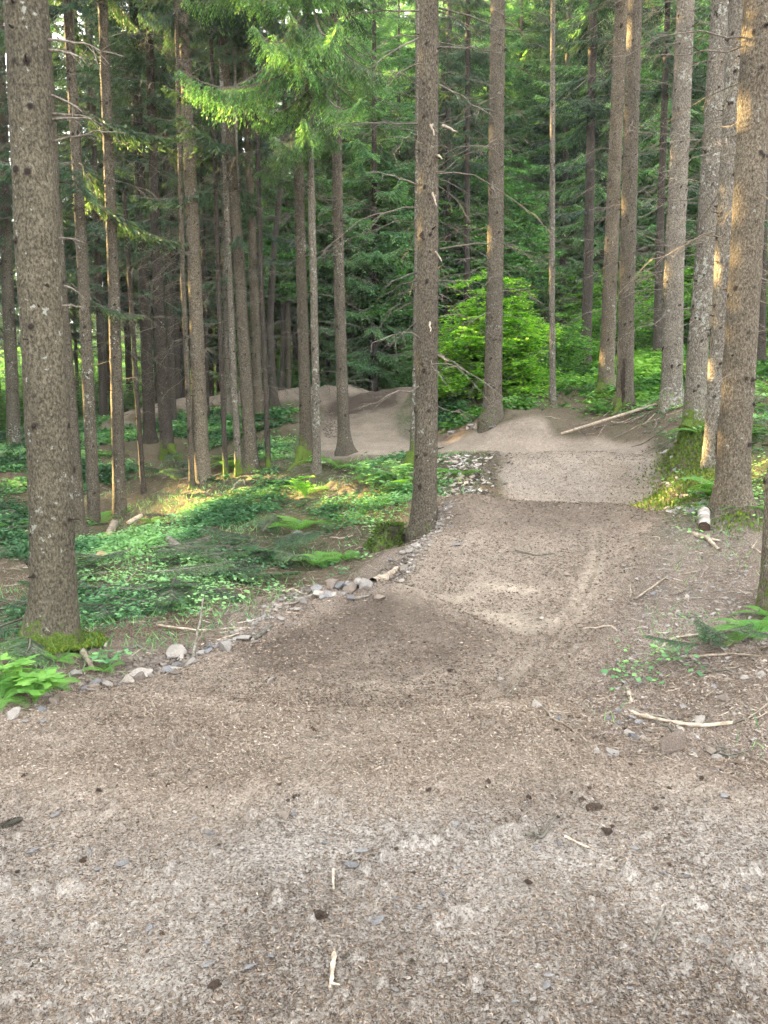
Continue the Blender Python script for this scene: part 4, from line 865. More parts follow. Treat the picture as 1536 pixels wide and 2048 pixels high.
# bark and needle flakes on the trail
def flakes(name, n, ymin, ymax, lr, wr, dens, label, tint=(.34, .24), up=.35):
    y = ymin + (ymax - ymin) * rng.random(n * 2) ** 1.35; x = rng.uniform(-1, 1, n * 2) * (.55 * y + .25)
    k = rng.random(len(x)) < dens(x, y) * (1 - .85 * sand_mask(x, y)); x = x[k][:n]; y = y[k][:n]; m = len(x); z = gz(x, y); Nn = ground_normal(x, y)
    az = rng.uniform(0, 6.28, m); D = nrm(np.stack([np.cos(az), np.sin(az), rng.normal(0, up, m)], -1)); L = rng.uniform(lr[0], lr[1], m) * np.clip(y / 4, .7, 1.6); W = rng.uniform(wr[0], wr[1], m) * np.clip(y / 4, .7, 1.6)
    nn = nrm(Nn + rng.normal(0, .45, (m, 3))); v, f = kites(np.c_[x, y, z + .001 + np.abs(D[:, 2]) * L * .4], D, L, W, nn, .5)
    # curl the middle
    v = v.reshape(-1, 4, 3); v[:, 1] += nn * (L * .12)[:, None]; v[:, 3] -= nn * (L * .05)[:, None]; v = v.reshape(-1, 3)
    me = mesh_np(name, v, f, M['flake'], None, {'tint': np.repeat(np.clip(rng.normal(tint[0], tint[1], m) + .2 * fbm(x, y, 2.5, 3, 55) + .22 * np.clip((y - 2.75) * 2, 0, 1) * (y < 4.4), 0, 1), 4)})
    tag(link(name, me), label, 'bark flakes', None, 'stuff')
on = lambda x, y: np.clip((sdist(x, y, PATH) + .3) * 3, 0, 1)
flakes('bark_flakes', 240000, 1.4, 5.1, (.008, .028), (.0010, .0030), lambda x, y: np.clip(.7 + .7 * fbm(x, y, 3, 3, 71), .2, 1) * np.clip((4.9 - y + .5 * fbm(x, y, 1.5, 3, 72)) / .9, 0, 1), 'shredded bark and needles strewn over the near trail')
flakes('trail_bark_flakes', 100000, 3.5, 12.5, (.010, .026), (.002, .0045), lambda x, y: on(x, y) * .9 * np.clip((y - 3.6 + .5 * fbm(x, y, 1.5, 3, 72)) / .9, 0, 1), 'bark crumbs on the first roller of the trail', (.36, .2), .15)

# ------------------------------------------------------------------ stones, sticks, logs
def rock_mesh(name, seed, sx, sy, sz, mat, sub=2, rough=.25):
    rg = np.random.default_rng(seed)
    import bmesh
    bm = bmesh.new(); bmesh.ops.create_icosphere(bm, subdivisions=sub + 1, radius=1.0)
    V = np.array([v.co[:] for v in bm.verts]); F = np.array([[v.index for v in f.verts] for f in bm.faces]); bm.free()
    for k in range(15):                                   # chop flat faces
        n = nrm(rg.normal(0, 1, 3)); d = rg.uniform(.35, .72); s = V @ n - d; V = V - np.maximum(s, 0)[:, None] * n * .985
    V = V * (1 + rough * .25 * vnoise(V[:, 0] * 3 + seed, V[:, 1] * 3 + V[:, 2] * 2.3, seed)[:, None])
    V = V / np.abs(V).max(0) * np.array([sx, sy, sz])
    return mesh_np(name, V, F, M[mat], None, {'tint': np.full(len(V), rg.uniform(.2, .9))}, False)
ROCKS = {}
def rock(px, py, wpx, label, mat='stone', flat=.55, group=None, name='stone', cat='stone', asp=None, rot=None, P=None, tilt=.25):
    """stone at a ground pixel, wpx wide"""
    P = hit(px, py) if P is None else P; d = P[1]; s = wpx * d / FPX / 2
    v = random.randrange(7); key = (mat, v, round(flat, 1))
    if key not in ROCKS: ROCKS[key] = rock_mesh(name, 50 + v * 7 + int(flat * 10), 1, .75 + .05 * v % .3, flat, mat, 2)
    z = gz1(P[0], P[1])
    e = link(name, ROCKS[key], None, (P[0], P[1], z + s * flat * (.45 if flat > .3 else .25) + (.006 if flat < .3 else 0)), (random.uniform(-tilt, tilt), random.uniform(-tilt, tilt), random.uniform(0, 6.28) if rot is None else rot), (s, s * (asp or 1), s))
    tag(e, label, cat, group); return e
M['brown_rock'] = stone_material('brown_rock', (0.09, 0.07, 0.055), (0.21, 0.17, 0.14), (0.42, 0.38, 0.33), (0.20, 0.13, 0.08))
rock(1350, 1518, 84, 'large brown angular rock on the right verge in the foreground', 'brown_rock', .6, rot=.4, asp=.75)
rock(1450, 1396, 30, 'tan pointed stone standing on the right bank', 'stone_dark', .9)
rock(1428, 1358, 20, 'small dark grey stone behind the tan pointed one', 'slate', .8)
rock(1304, 1396, 20, 'bluish stone right of the forked pale stick', 'slate', .7); rock(1490, 1348, 20, 'whitish stone on the right bank near the picture edge', 'stone', .6)
rock(276, 1342, 62, 'long flat pale boulder in the stone edging right of the thick left trunk', 'stone', .4, rot=.1, asp=.6)
rock(312, 1316, 36, 'ochre-stained stone behind the long flat boulder', 'stone_dark', .7)
rock(350, 1303, 46, 'pale lump of stone in the middle of the left edging', 'stone', .6)
rock(492, 1268, 50, 'white flat stone alone at the trail edge past the broken stick', 'stone', .35)
rock(663, 1162, 40, 'brown block topping the pile at the end of the left edging', 'stone_dark', .7)
rock(722, 1158, 34, 'smooth pale stone right of the brown block', 'stone', .5)
rock(696, 1172, 36, 'grey-brown wedge between brown block and smooth pale stone', 'stone_dark', .6)
rock(604, 1198, 30, 'bright white stone at the left end of the stone pile', 'stone', .6)
rock(636, 1188, 34, 'tilted grey slab in the stone pile', 'stone', .5); rock(668, 1190, 22, 'small white cobble under the brown block', 'stone', .7)
rock(760, 1197, 24, 'small tan stone at the right end of the stone pile', 'stone_dark', .6)
rock(190, 1355, 34, 'bluish grey stone at the foot of the thick left trunk', 'slate', .6)
rock(150, 1340, 30, 'grey block wedged against the mossy root', 'stone', .8)
rock(540, 1360, 28, 'thin greenish flat stone lying alone on the brown bowl', 'stone', .15, asp=.5)
rock(915, 1092, 24, 'white flat stone on the roller, left of the pale bark chip', 'stone', .25)
rock(694, 1030, 20, 'white stone on bare soil left of the central trunk', 'stone', .6); rock(595, 1065, 26, 'pale flat stone among the herbs in front of the sunlit patch', 'stone', .4)
rock(1345, 896, 20, 'white stone on the right verge below the mossy-footed trunk', 'stone', .6)
rock(1152, 1446, 30, 'brown flat rock by the thin branched twig on the right verge', 'stone_dark', .5, rot=.4)
rock(1345, 1295, 18, 'pale stone upright in the herbs on the right bank', 'stone', .9)
rock(572, 1634, 34, 'tan flat block on the near trail, centre left', 'stone_dark', .5); rock(549, 1646, 20, 'cream pebble touching the tan block', 'stone', .5)
rock(690, 1632, 18, 'white pebble on the near trail right of the tan block', 'stone', .5)
rock(1118, 1688, 16, 'grey cube-like pebble right of the forked root piece', 'slate', .8)
random.seed(21)
def along(L, n, jit, wr, label, group, mats=('stone', 'stone', 'stone_dark', 'slate'), flat=(.4, .8), out=0):
    pts = [hit(*q) for q in L]; seg = [np.linalg.norm((b - a)[:2]) for a, b in zip(pts[:-1], pts[1:])]; tot = sum(seg)
    for k in range(n):
        s = random.uniform(0, tot); i = 0
        while s > seg[i] and i < len(seg) - 1: s -= seg[i]; i += 1
        P = pts[i] + (pts[i + 1] - pts[i]) * (s / seg[i]); P = P + np.array([random.gauss(0, jit), random.gauss(0, jit), 0])
        rock(0, 0, random.uniform(*wr) * 1.35 * random.random() ** .4 * FPX / P[1] * .01, label, random.choice(mats), random.choice((.3, .5, .8)), group, P=P)
along([(130, 1385), (230, 1360), (330, 1335), (420, 1290)], 46, .07, (5, 13), 'rough stone of the edging beside the thick left trunk', 'edging stones by the thick left trunk')
along([(430, 1292), (560, 1238), (600, 1210)], 22, .08, (4, 9), 'small stone along the brown bowl rim', 'stones along the bowl rim')
along([(590, 1200), (650, 1180), (720, 1165), (790, 1150)], 40, .10, (6, 15), 'jumbled stone in the pile ending the left edging', 'stones of the pile ending the edging')
along([(800, 1130), (850, 1080), (890, 1030)], 22, .10, (4, 10), 'stone at the foot of the central trunk', 'stones by the central trunk')
along([(1310, 985), (1380, 1000), (1420, 1030)], 30, .16, (5, 14), 'pale stone scattered below the thick light-brown right trunk', 'stones below the thick right trunk')
along([(1330, 880), (1345, 930), (1320, 985)], 22, .15, (4, 10), 'small stone along the far right trail edge', 'stones along the far right edge')
along([(1250, 1100), (1300, 1200), (1320, 1300), (1350, 1400), (1400, 1500)], 60, .42, (3, 8), 'small stone strewn over the right bank', 'stones on the right bank')
along([(1200, 1460), (1330, 1450), (1500, 1530)], 40, .22, (3, 8), 'flat stone chip on the right verge in the foreground', 'stone chips on the right verge', flat=(.3, .5))
along([(885, 872), (930, 862), (985, 850)], 22, .07, (7, 16), 'stone bordering the small ramp', 'stones bordering the small ramp')
along([(0, 1440), (60, 1420), (130, 1395)], 16, .08, (3, 8), 'stone at the trail edge under the ferns', 'stones under the ferns')
# rubble bank
def rubble(name, n, P0, wxy, sr, label, mats='stone', tint=(.6, .25)):
    rg = np.random.default_rng(len(name) * 7 + n); base = rock_mesh('tmp', 77, 1, .8, .55, mats, 0)
    bv = np.zeros(len(base.vertices) * 3); base.vertices.foreach_get('co', bv); bv = bv.reshape(-1, 3)
    bf = np.array([p.vertices[:] for p in base.polygons]); bpy.data.meshes.remove(base)
    acc = Acc(); x, y = P0(rg, n); z = gz(x, y)
    for i in range(n):
        s = rg.uniform(*sr) * rg.random() ** .4; q = rotz(bv * [1, rg.uniform(.6, 1), rg.uniform(.4, 1)], rg.uniform(0, 6.28)) * s
        a = rg.uniform(-.6, .6); q = np.stack([q[:, 0] * math.cos(a) - q[:, 2] * math.sin(a), q[:, 1], q[:, 0] * math.sin(a) + q[:, 2] * math.cos(a)], -1)
        acc.add(q + [x[i], y[i], z[i] + s * .2], bf, 0, np.clip(rg.normal(*tint), 0, 1))
    tag(link(name, acc.mesh(name, [M[mats]])), label, 'rubble', None, 'stuff')
def in_quad(L, jit=0.05):
    Q = [at(*q)[:2] for q in L]
    def f(rg, n):
        u = rg.random(n)[:, None]; v = rg.random(n)[:, None]
        P = (Q[0] * (1 - u) + Q[1] * u) * (1 - v) + (Q[3] * (1 - u) + Q[2] * u) * v + rg.normal(0, jit, (n, 2)); return P[:, 0], P[:, 1]
    return f
rubble('rubble', 900, in_quad([(880, 1000, 9.6), (975, 985, 10.3), (1000, 915, 12.4), (890, 908, 12.6)], .12), None, (.02, .06), 'brown and grey rubble bank beside the second roller', 'stone_dark', (.3, .2))
M['chalk'] = stone_material('white_stone', (0.20, 0.19, 0.175), (0.38, 0.37, 0.35), (0.55, 0.54, 0.52))
rubble('pale_rubble', 520, in_quad([(880, 995, 9.8), (930, 990, 10.1), (960, 918, 12.3), (880, 908, 12.6)], .16), None, (.02, .085), 'whitish broken stone in the rubble bank by the central trunk', 'chalk', (.6, .25))
rubble('pale_rubble', 120, in_quad([(1310, 985, 8.9), (1400, 1000, 8.6), (1420, 1030, 8.0), (1340, 1010, 8.5)], .12), None, (.015, .05), 'whitish broken stone below the thick right trunk', 'chalk', (.6, .25))
rubble('rubble', 500, in_quad([(650, 830, 18), (640, 800, 21), (660, 790, 23), (690, 840, 18)]), None, (.015, .06), 'rubble along the far trail bend', 'stone_dark')
rubble('rubble', 1300, in_quad([(1220, 1330, 4.6), (1536, 1330, 4.6), (1500, 1040, 7.4), (1330, 1040, 7.8)]), None, (.004, .03), 'gravel strewn over the right bank', 'stone')
rubble('rubble', 560, in_quad([(120, 1375, 4.5), (300, 1290, 5.3), (440, 1270, 5.6), (330, 1345, 4.9)]), None, (.012, .045), 'broken stone between the edging rocks by the thick left trunk', 'stone_dark', (.6, .3))
rubble('rubble', 260, in_quad([(440, 1282, 5.45), (440, 1262, 5.7), (610, 1200, 6.3), (610, 1222, 6.05)], .04), None, (.012, .04), 'broken stone along the bowl rim')
rubble('rubble', 700, in_quad([(570, 1225, 5.9), (600, 1180, 6.6), (820, 1105, 7.9), (800, 1160, 7.1)]), None, (.012, .055), 'broken stone around the pile ending the edging', 'stone_dark', (.7, .3))
rubble('rubble', 500, in_quad([(800, 1160, 7.1), (820, 1105, 7.9), (880, 1020, 9.2), (910, 1030, 9.0)]), None, (.012, .05), 'broken stone up the bank past the central trunk')
rubble('rubble', 500, in_quad([(1200, 1500, 3.6), (1560, 1560, 3.3), (1560, 1330, 4.6), (1220, 1330, 4.6)], .1), None, (.004, .022), 'gravel on the right verge')
rubble('gravel', 1500, in_quad([(-200, 1900, 1.9), (1700, 1900, 1.9), (1536, 1560, 3.3), (0, 1560, 3.3)]), None, (.002, .009), 'small stone grit on the near trail', 'stone')
# slate chips on the near trail
random.seed(3)
CH = [(700, 1730, 46), (720, 1700, 36), (115, 1632, 34), (418, 1665, 28), (755, 1838, 42), (910, 1665, 34), (945, 1660, 20), (500, 1935, 40), (20, 1885, 32), (420, 1930, 32), (300, 1855, 30), (415, 1882, 18), (840, 1810, 18), (1095, 1975, 32), (385, 1640, 18), (1440, 1534, 30), (1270, 1700, 26), (70, 1700, 32), (245, 1728, 44), (1100, 1952, 30), (590, 1330 + 300, 20), (1375, 1756, 18), (650, 1690, 18), (1340, 1900, 14), (885, 1782, 22), (1090, 1890, 18)]
for px, py, wp in CH: rock(px, py, wp, 'thin bluish slate chip pressed flat into the near trail', 'slate', .1 if wp > 25 else .2, 'slate chips on the near trail', 'slate_chip', 'stone chip', asp=.6, tilt=.1)
for k in range(70):
    px = random.uniform(0, 1536); py = random.uniform(1600, 2040); rock(px, py, random.uniform(8, 22), 'small pale stone chip set in the near trail', random.choice(['slate', 'stone', 'stone_dark']), .2, 'pale stone chips on the near trail', 'stone_chip', 'stone chip', asp=.7, tilt=.15)
# clods
def clod(px, py, wpx, label, group=None):
    P = hit(px, py); s = wpx * P[1] / FPX / 2; me = rock_mesh('clod', random.randrange(999), 1, .8, .6, 'clod', 2, 2.5)
    e = link('soil_clod', me, None, (P[0], P[1], gz1(P[0], P[1]) + s * .25), (0, 0, random.uniform(0, 6)), s); tag(e, label, 'clod', group)
clod(640, 1832, 36, 'dark crumbly clod right of centre on the near trail'); clod(430, 1975, 34, 'dark bark tuft near the bottom edge'); clod(627, 1462, 22, 'small dark clod on the brown bowl')
clod(1058, 1768, 26, 'dark mossy clod below the forked root piece'); clod(165, 1722, 20, 'brown scrap of moss on the left near trail'); clod(976, 1570, 16, 'round dark crumb on the trail near the verge')
clod(1185, 1625, 40, 'dark lump of soil under the right verge'); clod(1215, 1670, 34, 'dark soil lump beside the grey pebble'); clod(901, 1340, 16, 'dark crumb in the middle of the bowl')
for k in range(60):
    clod(random.uniform(0, 1536), random.uniform(1480, 2040), random.uniform(5, 13), 'tiny dark crumb of soil on the near trail', 'dark crumbs on the near trail')
for k in range(38):
    clod(random.choice([random.uniform(0, 520), random.gauss(1150, 90), random.uniform(500, 1100)]), random.gauss(1610, 45), 5 + 15 * random.random() ** 2.5, 'dark soil crumb along the lip of the near trail', 'crumbs along the near lip')
for k in range(26):
    clod(random.uniform(1060, 1536), random.uniform(1400, 1660), random.uniform(7, 20), 'dark lump of soil on the right verge', 'soil lumps on the right verge')
# sticks
def stick(pts, wpx, label, mat='stick', group=None, forks=(), name='stick', lift=.012, cat='stick', wig=.02):
    P = []
    for q in pts:
        p = hit(q[0], q[1]); p[2] = gz1(p[0], p[1]) + (q[2] if len(q) > 2 else lift); P.append(p)
    P = np.array(P); o = P[0].copy(); d = P[:, 1].mean(); r = wpx * d / FPX / 2
    n = 14; t = np.linspace(0, len(P) - 1, n); Q = np.stack([np.interp(t, np.arange(len(P)), P[:, k]) for k in range(3)], -1)
    L = np.linalg.norm(P[-1] - P[0]); rg = np.random.default_rng(abs(hash(pts[0])) % 9999)
    Q = Q + rg.normal(0, wig * L * .4, Q.shape) * np.sin(np.linspace(0, np.pi, n))[:, None] * [1, 1, .3]
    acc = Acc(); v, f = tube(Q - o, np.linspace(r, r * .55, n) * (1 + .15 * rg.normal(0, 1, n)), 7); acc.add(v, f, 0)
    for u, a, l in forks:
        B = Q[int(u * (n - 1))] - o; D = nrm(Q[-1] - Q[0]); D = rotz(D, a); tt = np.linspace(0, 1, 5)[:, None]
        v, f = tube(B + D * l * tt + rg.normal(0, l * .05, (5, 3)) * tt + UPV * .01, np.linspace(r * .6, r * .25, 5), 5); acc.add(v, f, 0)
    for e_ in (0, n - 1):
        c0 = Q[e_] - o; rr = r if e_ == 0 else r * .55
    e = link(name, acc.mesh(name, [M[mat]], True), None, o); tag(e, label, cat, group); return e
stick([(668, 1918), (664, 1965), (660, 1990)], 12, 'pale splinter standing near the bottom centre', 'stick', forks=[(.9, 1.2, .03)])
stick([(667, 1745), (666, 1770), (668, 1782)], 7, 'thin pale greenish splinter on the near trail', 'stick')
stick([(0, 1932), (60, 1905), (108, 1888)], 4, 'dark thin twig at the bottom left edge', 'deadg')
stick([(1305, 1890), (1318, 1862, .03), (1330, 1838, .05)], 6, 'short grey stick leaning up on the near trail, right', 'deadg')
stick([(1050, 1672), (1085, 1680), (1112, 1645, .03)], 8, 'forked root piece at the upper right of the near trail', 'deadg', forks=[(.5, 1.1, .08), (.3, -2, .06)])
stick([(1130, 1680), (1160, 1695), (1190, 1708)], 6, 'pale straight stick right of the forked root piece')
stick([(1262, 1424), (1330, 1432), (1400, 1446), (1470, 1452)], 11, 'long smooth pale branch lying across the right verge', wig=.01)
stick([(1085, 1418), (1110, 1440), (1150, 1460), (1175, 1488)], 5, 'thin branched pale twig at the verge tip', forks=[(.2, 1.0, .15), (.35, -1.0, .12)])
stick([(1258, 1378), (1262, 1395), (1256, 1404)], 8, 'small crooked pale stick upright on the right bank')
stick([(1385, 1070), (1415, 1078), (1438, 1105)], 13, 'crooked grey-white branch below the cut log on the right bank', forks=[(.6, .9, .12)])
stick([(1340, 980), (1360, 990), (1388, 1000)], 15, 'pale wood plank among stones below the thick right trunk')
stick([(1375, 1235), (1420, 1228), (1455, 1220)], 7, 'brown stick pointing at the fern on the right bank', 'deadg')
stick([(1300, 1300), (1350, 1275), (1410, 1262)], 5, 'thin pale twig above the herb patch on the right bank'); stick([(1270, 1190), (1330, 1160), (1400, 1140)], 5, 'thin pale twig higher on the right bank')
stick([(1380, 1310), (1460, 1300), (1536, 1320)], 6, 'grey stick beside the fern at the right edge'); stick([(1010, 1402), (1025, 1385), (1045, 1352)], 4, 'thin dark twig at the end of the wheel track', 'deadg')
stick([(1030, 1102), (1070, 1112), (1110, 1108)], 4, 'thin curved twig on the face of the first roller', 'deadg'); stick([(600, 1480), (640, 1478), (665, 1472)], 3, 'fine dark twig lying on the near left trail', 'deadg')
stick([(315, 1250), (400, 1246), (480, 1248), (500, 1246)], 5, 'long thin pale stick parallel to the left edging'); stick([(385, 1310), (395, 1285, .12), (408, 1250, .3)], 7, 'broken dark stick poking up from the edging', 'deadg')
stick([(400, 1280), (440, 1268), (480, 1256)], 5, 'pale stick beside the broken dark one'); stick([(466, 1098), (500, 1115), (540, 1138)], 4, 'pale stick over the cut spruce brush')
stick([(390, 1230), (420, 1215), (445, 1205)], 7, 'short thick pale stick in the bare patch left of the bowl'); stick([(470, 1205), (530, 1218), (600, 1222)], 5, 'long stick lying towards the stone pile')
stick([(505, 1275), (530, 1258), (545, 1248)], 11, 'dark short branch on the bowl rim', 'deadg'); stick([(205, 1250), (212, 1275), (210, 1292)], 8, 'pale peeled stick in the twigs right of the thick left trunk')
stick([(165, 1300), (175, 1318, .03), (190, 1335)], 14, 'pale split wedge of wood leaning at the thick left trunk'); stick([(745, 1165), (770, 1150), (795, 1128)], 22, 'thick pale root log on top of the stone pile', 'stick', name='root_log')
stick([(700, 1200), (740, 1190), (830, 1170)], 5, 'thin stick behind the stone pile', 'deadg'); stick([(250, 1295), (275, 1290), (305, 1302)], 8, 'brown curled bark strip left of the ochre stone', 'deadg')
# scattered smaller sticks, one object each
random.seed(11)
SG = [((1190, 1340), (815, 900), 26, 'dry brown stick on the needle litter above the second roller', 'sticks above the second roller', .45), ((300, 800), (930, 1000), 34, 'dead stick in the brown brush band under the left stand', 'sticks in the brush band', .45), ((170, 640), (1150, 1290), 26, 'pale dead stick in the bare strip left of the bowl', 'sticks in the bare strip', .24), ((620, 830), (960, 1110), 22, 'dead stick on bare soil left of the central trunk', 'sticks left of the central trunk', .3),
      ((1200, 1536), (1080, 1560), 30, 'pale dead twig lying on the right bank', 'twigs on the right bank', .2), ((1120, 1340), (830, 900), 24, 'thin dead stick on the brown slope under the paired trunks', 'sticks under the paired trunks', .6),
      ((240, 620), (900, 1010), 22, 'dead branch among the trunks of the left stand', 'dead branches in the left stand', .6)]
for xr, yr, n, lab, grp, ln in SG:
    for k in range(n):
        px = random.uniform(*xr); py = random.uniform(*yr); P = hit(px, py)
        if float(sdist(np.array([P[0]]), np.array([P[1]]), PATH)[0]) > -.08: continue
        a = random.uniform(0, 6.28); L = random.uniform(.4, 1.3) * ln; m = 6; t = np.linspace(0, 1, m)
        x = P[0] + math.cos(a) * L * t + np.random.default_rng(k).normal(0, .02, m); y = P[1] + math.sin(a) * L * t; z = gz(x, y) + .012 + random.uniform(0, .1) * t
        r = random.uniform(.0025, .007) * (1 + P[1] / 12); v, f = tube(np.c_[x, y, z] - P, np.linspace(r, r * .4, m), 5); acc = Acc(); acc.add(v, f, 0)
        tag(link('stick', acc.mesh('stick', [M[random.choice(['stick', 'dead', 'deadg'])]], True), None, P), lab, 'stick', grp)
def log(p0, p1, wpx, label, mat='logbark', lift=0.0, name='log', cut=True):
    A = hit(*p0); B = hit(*p1); d = A[1]; r = wpx * d / FPX / 2
    A[2] = gz1(A[0], A[1]) + r * .7 + lift; B[2] = gz1(B[0], B[1]) + r * .7
    e = bpy.data.objects.new(name, None); COL.objects.link(e); e.location = A; tag(e, label, 'log')
    n = 12; t = np.linspace(0, 1, n)[:, None]; Q = (B - A) * t; k = 18
    v, f = tube(Q, r * (1 + .05 * rng.normal(0, 1, n)), k); v = v + rng.normal(0, r * .03, v.shape)
    acc = Acc(); acc.add(v, f, 0); link('bark', acc.mesh('bark', [M[mat]], True), e)
    for s, C, idx in ((-1, Q[0], 0), (1, Q[-1], n - 1)):
        D = nrm(B - A) * s; ring = v[idx * k:(idx + 1) * k]; V = np.r_[ring + D * .003, [C + D * .006]]
        F = np.array([[j, (j + 1) % k, k] for j in range(k)]); F = F if s > 0 else F[:, ::-1]
        acc = Acc(); acc.add(V, F, 0); link('cut_end', acc.mesh('cut_end', [M['cut']]), e)
    return e
log((337, 1093), (366, 1118), 17, 'short grey log lying on the cut spruce brush'); log((424, 1085), (385, 1092), 24, 'pale thick log piece behind the short grey log')
log((228, 1048), (216, 1072), 15, 'pale log stub beside the slim sunlit-striped spruce', 'stick'); M['whitebark'] = wood_material('white_bark', (0.12, 0.10, 0.085), (0.38, 0.35, 0.315), (0.55, 0.53, 0.50), 14)
LG = log((1408, 1062), (1408, 1030), 23, 'white-barked cut log by the thick light-brown right trunk', 'whitebark')
for ch in LG.children:
    if ch.name.startswith('cut_end'): ch.data.materials[0] = M['clod']
log((203, 1116), (196, 1111), 20, 'short round with a bright cut face in the herbs right of the thick left trunk'); log((1122, 872), (1312, 812), 5.5, 'long pale pole lying on the brown slope below the paired trunks', 'stick')
log((52, 1068), (20, 1062), 16, 'log with a cut end left of the thick left trunk'); log((255, 1040), (285, 1032), 9, 'brown pole at the foot of the slim sunlit-striped spruce', 'stick')
# pine cone on the near trail
def cone_obj(px, py, L, label):
    P = hit(px, py); acc = Acc(); n = 110; i = np.arange(n); t = (i + .5) / n; a = i * 2.39996; r = L * .16 * np.sin(np.pi * np.clip(t * .9 + .08, 0, 1)) ** .6
    B = np.stack([np.cos(a) * r * .6, np.sin(a) * r * .6, t * L], -1); D = np.stack([np.cos(a), np.sin(a), np.full(n, .9)], -1)
    v, f = kites(B, D, L * .16, L * .06, nrm(np.stack([np.cos(a), np.sin(a), np.full(n, -.9)], -1)), .6); acc.add(v, f, 0)
    v, f = tube(np.array([[0, 0, 0], [0, 0, L * .5], [0, 0, L * .95]]), [L * .1, L * .12, L * .03], 8); acc.add(v, f, 0)
    e = link('spruce_cone', acc.mesh('spruce_cone', [M['deadg']]), None, (P[0], P[1], gz1(P[0], P[1]) + .018), (R(84), 0, R(-35))); tag(e, label, 'cone')
cone_obj(46, 1655, .085, 'brown spruce cone lying at the left edge of the near trail')

# ------------------------------------------------------------------ ferns, young plants, brush
def frond_mesh(seed, L, mat='fern'):
    rg = np.random.default_rng(seed); n = 26; t = np.linspace(.12, 1, n); arch = rg.uniform(.5, .8)
    ax = lambda t: np.stack([L * t * .9, L * .05 * t * t, L * (arch * t - .62 * t * t)], -1)
    P = ax(t); acc = Acc(); v, f = tube(ax(np.linspace(0, 1, 10)), np.linspace(.003, .001, 10), 4); acc.add(v, f, 0, .7)
    w_ = L * .26 * np.sin(np.pi * np.clip(t * .85 + .12, 0, 1)) ** .8
    for s in (-1, 1):
        D = np.stack([np.full(n, .35), np.full(n, s * 1.0), np.full(n, -.12)], -1)
        K = 7; u = np.linspace(.05, .95, K)
        v, f = kites(P, D, w_, .004, UPV + np.zeros_like(P)); acc.add(v, f, 0, .6)
        Q = P[:, None] + nrm(D)[:, None] * (w_[:, None] * u)[..., None]
        for q in (-1, 1):
            DD = nrm(D)[:, None] * .5 + np.array([q * .9, 0, 0]) + rg.normal(0, .08, (n, K, 3))
            v, f = kites(Q.reshape(-1, 3), DD.reshape(-1, 3), (w_[:, None] * .2 * (1.15 - u)).ravel() + .004, L * .008, nrm(UPV + rg.normal(0, .2, (n * K, 3)))); acc.add(v, f, 0, np.repeat(np.clip(rg.normal(.55, .15, n * K), 0, 1), 4))
    return acc.mesh('frond', [M[mat]])
FR = [frond_mesh(i, .42) for i in range(4)]
def fern(px, py, n, s, label, group=None, spread=None, P=None):
    P = hit(px, py) if P is None else P; e = bpy.data.objects.new('fern', None); COL.objects.link(e); e.location = (P[0], P[1], gz1(P[0], P[1])); tag(e, label, 'fern', group)
    if group: where(e, P[0], P[1], 'fern among the herbs')
    for k in range(n):
        a = (k + random.random() * .6) / n * 6.28 if spread is None else spread[0] + (spread[1] - spread[0]) * k / max(n - 1, 1)
        link('frond', FR[random.randrange(4)], e, None, (random.uniform(-.2, .2), random.uniform(-.35, .1), a), s * random.uniform(.75, 1.15))
random.seed(8)
fern(55, 1392, 9, .6, 'fern with flat fronds at the mossy foot of the thick left trunk'); fern(5, 1410, 9, .62, 'fern cut by the left picture edge'); fern(100, 1375, 6, .5, 'small fern right of the flat-fronded one')
fern(118, 1320, 5, .5, 'small fern growing on the mossy root'); fern(1515, 1262, 11, .75, 'bright fern drooping below the nearest right-hand trunk'); fern(1536, 1225, 7, .6, 'fern behind the drooping one at the right edge')
fern(640, 1128, 9, .9, 'fern at the end of the herb bed left of the central trunk'); fern(690, 1120, 8, .9, 'fern beside the mossy stump'); fern(210, 1330, 4, .35, 'tiny fern between edging stones')
fern(1500, 1020, 8, .8, 'fern beside the moss cushion of the thick right trunk')
for k in range(60):
    px = random.choice([random.uniform(440, 840), random.uniform(0, 520), random.uniform(880, 1200), random.uniform(1240, 1500)]); py = random.uniform(770, 1010) if px > 600 else random.uniform(850, 1100)
    P = hit(px, py)
    if P[1] > 30 or float(sdist(np.array([P[0]]), np.array([P[1]]), PATH)[0]) > -.3: continue
    fern(0, 0, 6, random.uniform(.8, 1.5), 'fern among the herbs of the forest floor', 'ferns of the forest floor', P=P)
# leafy young plant left front
def plant(px, py, n, leaf, h, label, mat='herb', group=None, P=None):
    P = hit(px, py) if P is None else P; rg = np.random.default_rng(int(px * 7 + py)); acc = Acc()
    for k in range(n):
        a = rg.uniform(0, 6.28); rr = rg.uniform(.02, .14); tip = np.array([math.cos(a) * rr, math.sin(a) * rr, h * rg.uniform(.5, 1)])
        v, f = tube(np.stack([[0, 0, 0], tip * [.5, .5, .6], tip]), [.003, .002, .001], 4); acc.add(v, f, 0, .6)
        m = 5; az = a + np.linspace(-1.6, 1.6, m); D = np.stack([np.cos(az), np.sin(az), rg.uniform(-.3, .2, m)], -1)
        v, f = kites(np.repeat(tip[None], m, 0), D, leaf * rg.uniform(.7, 1.2, m), leaf * .28, nrm(UPV + rg.normal(0, .25, (m, 3))), .55); acc.add(v, f, 0, np.repeat(rg.uniform(.3, .9, m), 4))
    tag(link('young_plant', acc.mesh('young_plant', [M[mat]]), None, (P[0], P[1], gz1(P[0], P[1]))), label, 'plant', group)
plant(215, 1322, 7, .07, .10, 'pale young plant in the stone edging'); plant(20, 1385, 22, .09, .2, 'leafy young plant at the left edge by the ferns', 'fern'); plant(70, 1410, 16, .09, .16, 'leafy young plant in front of the ferns', 'fern')
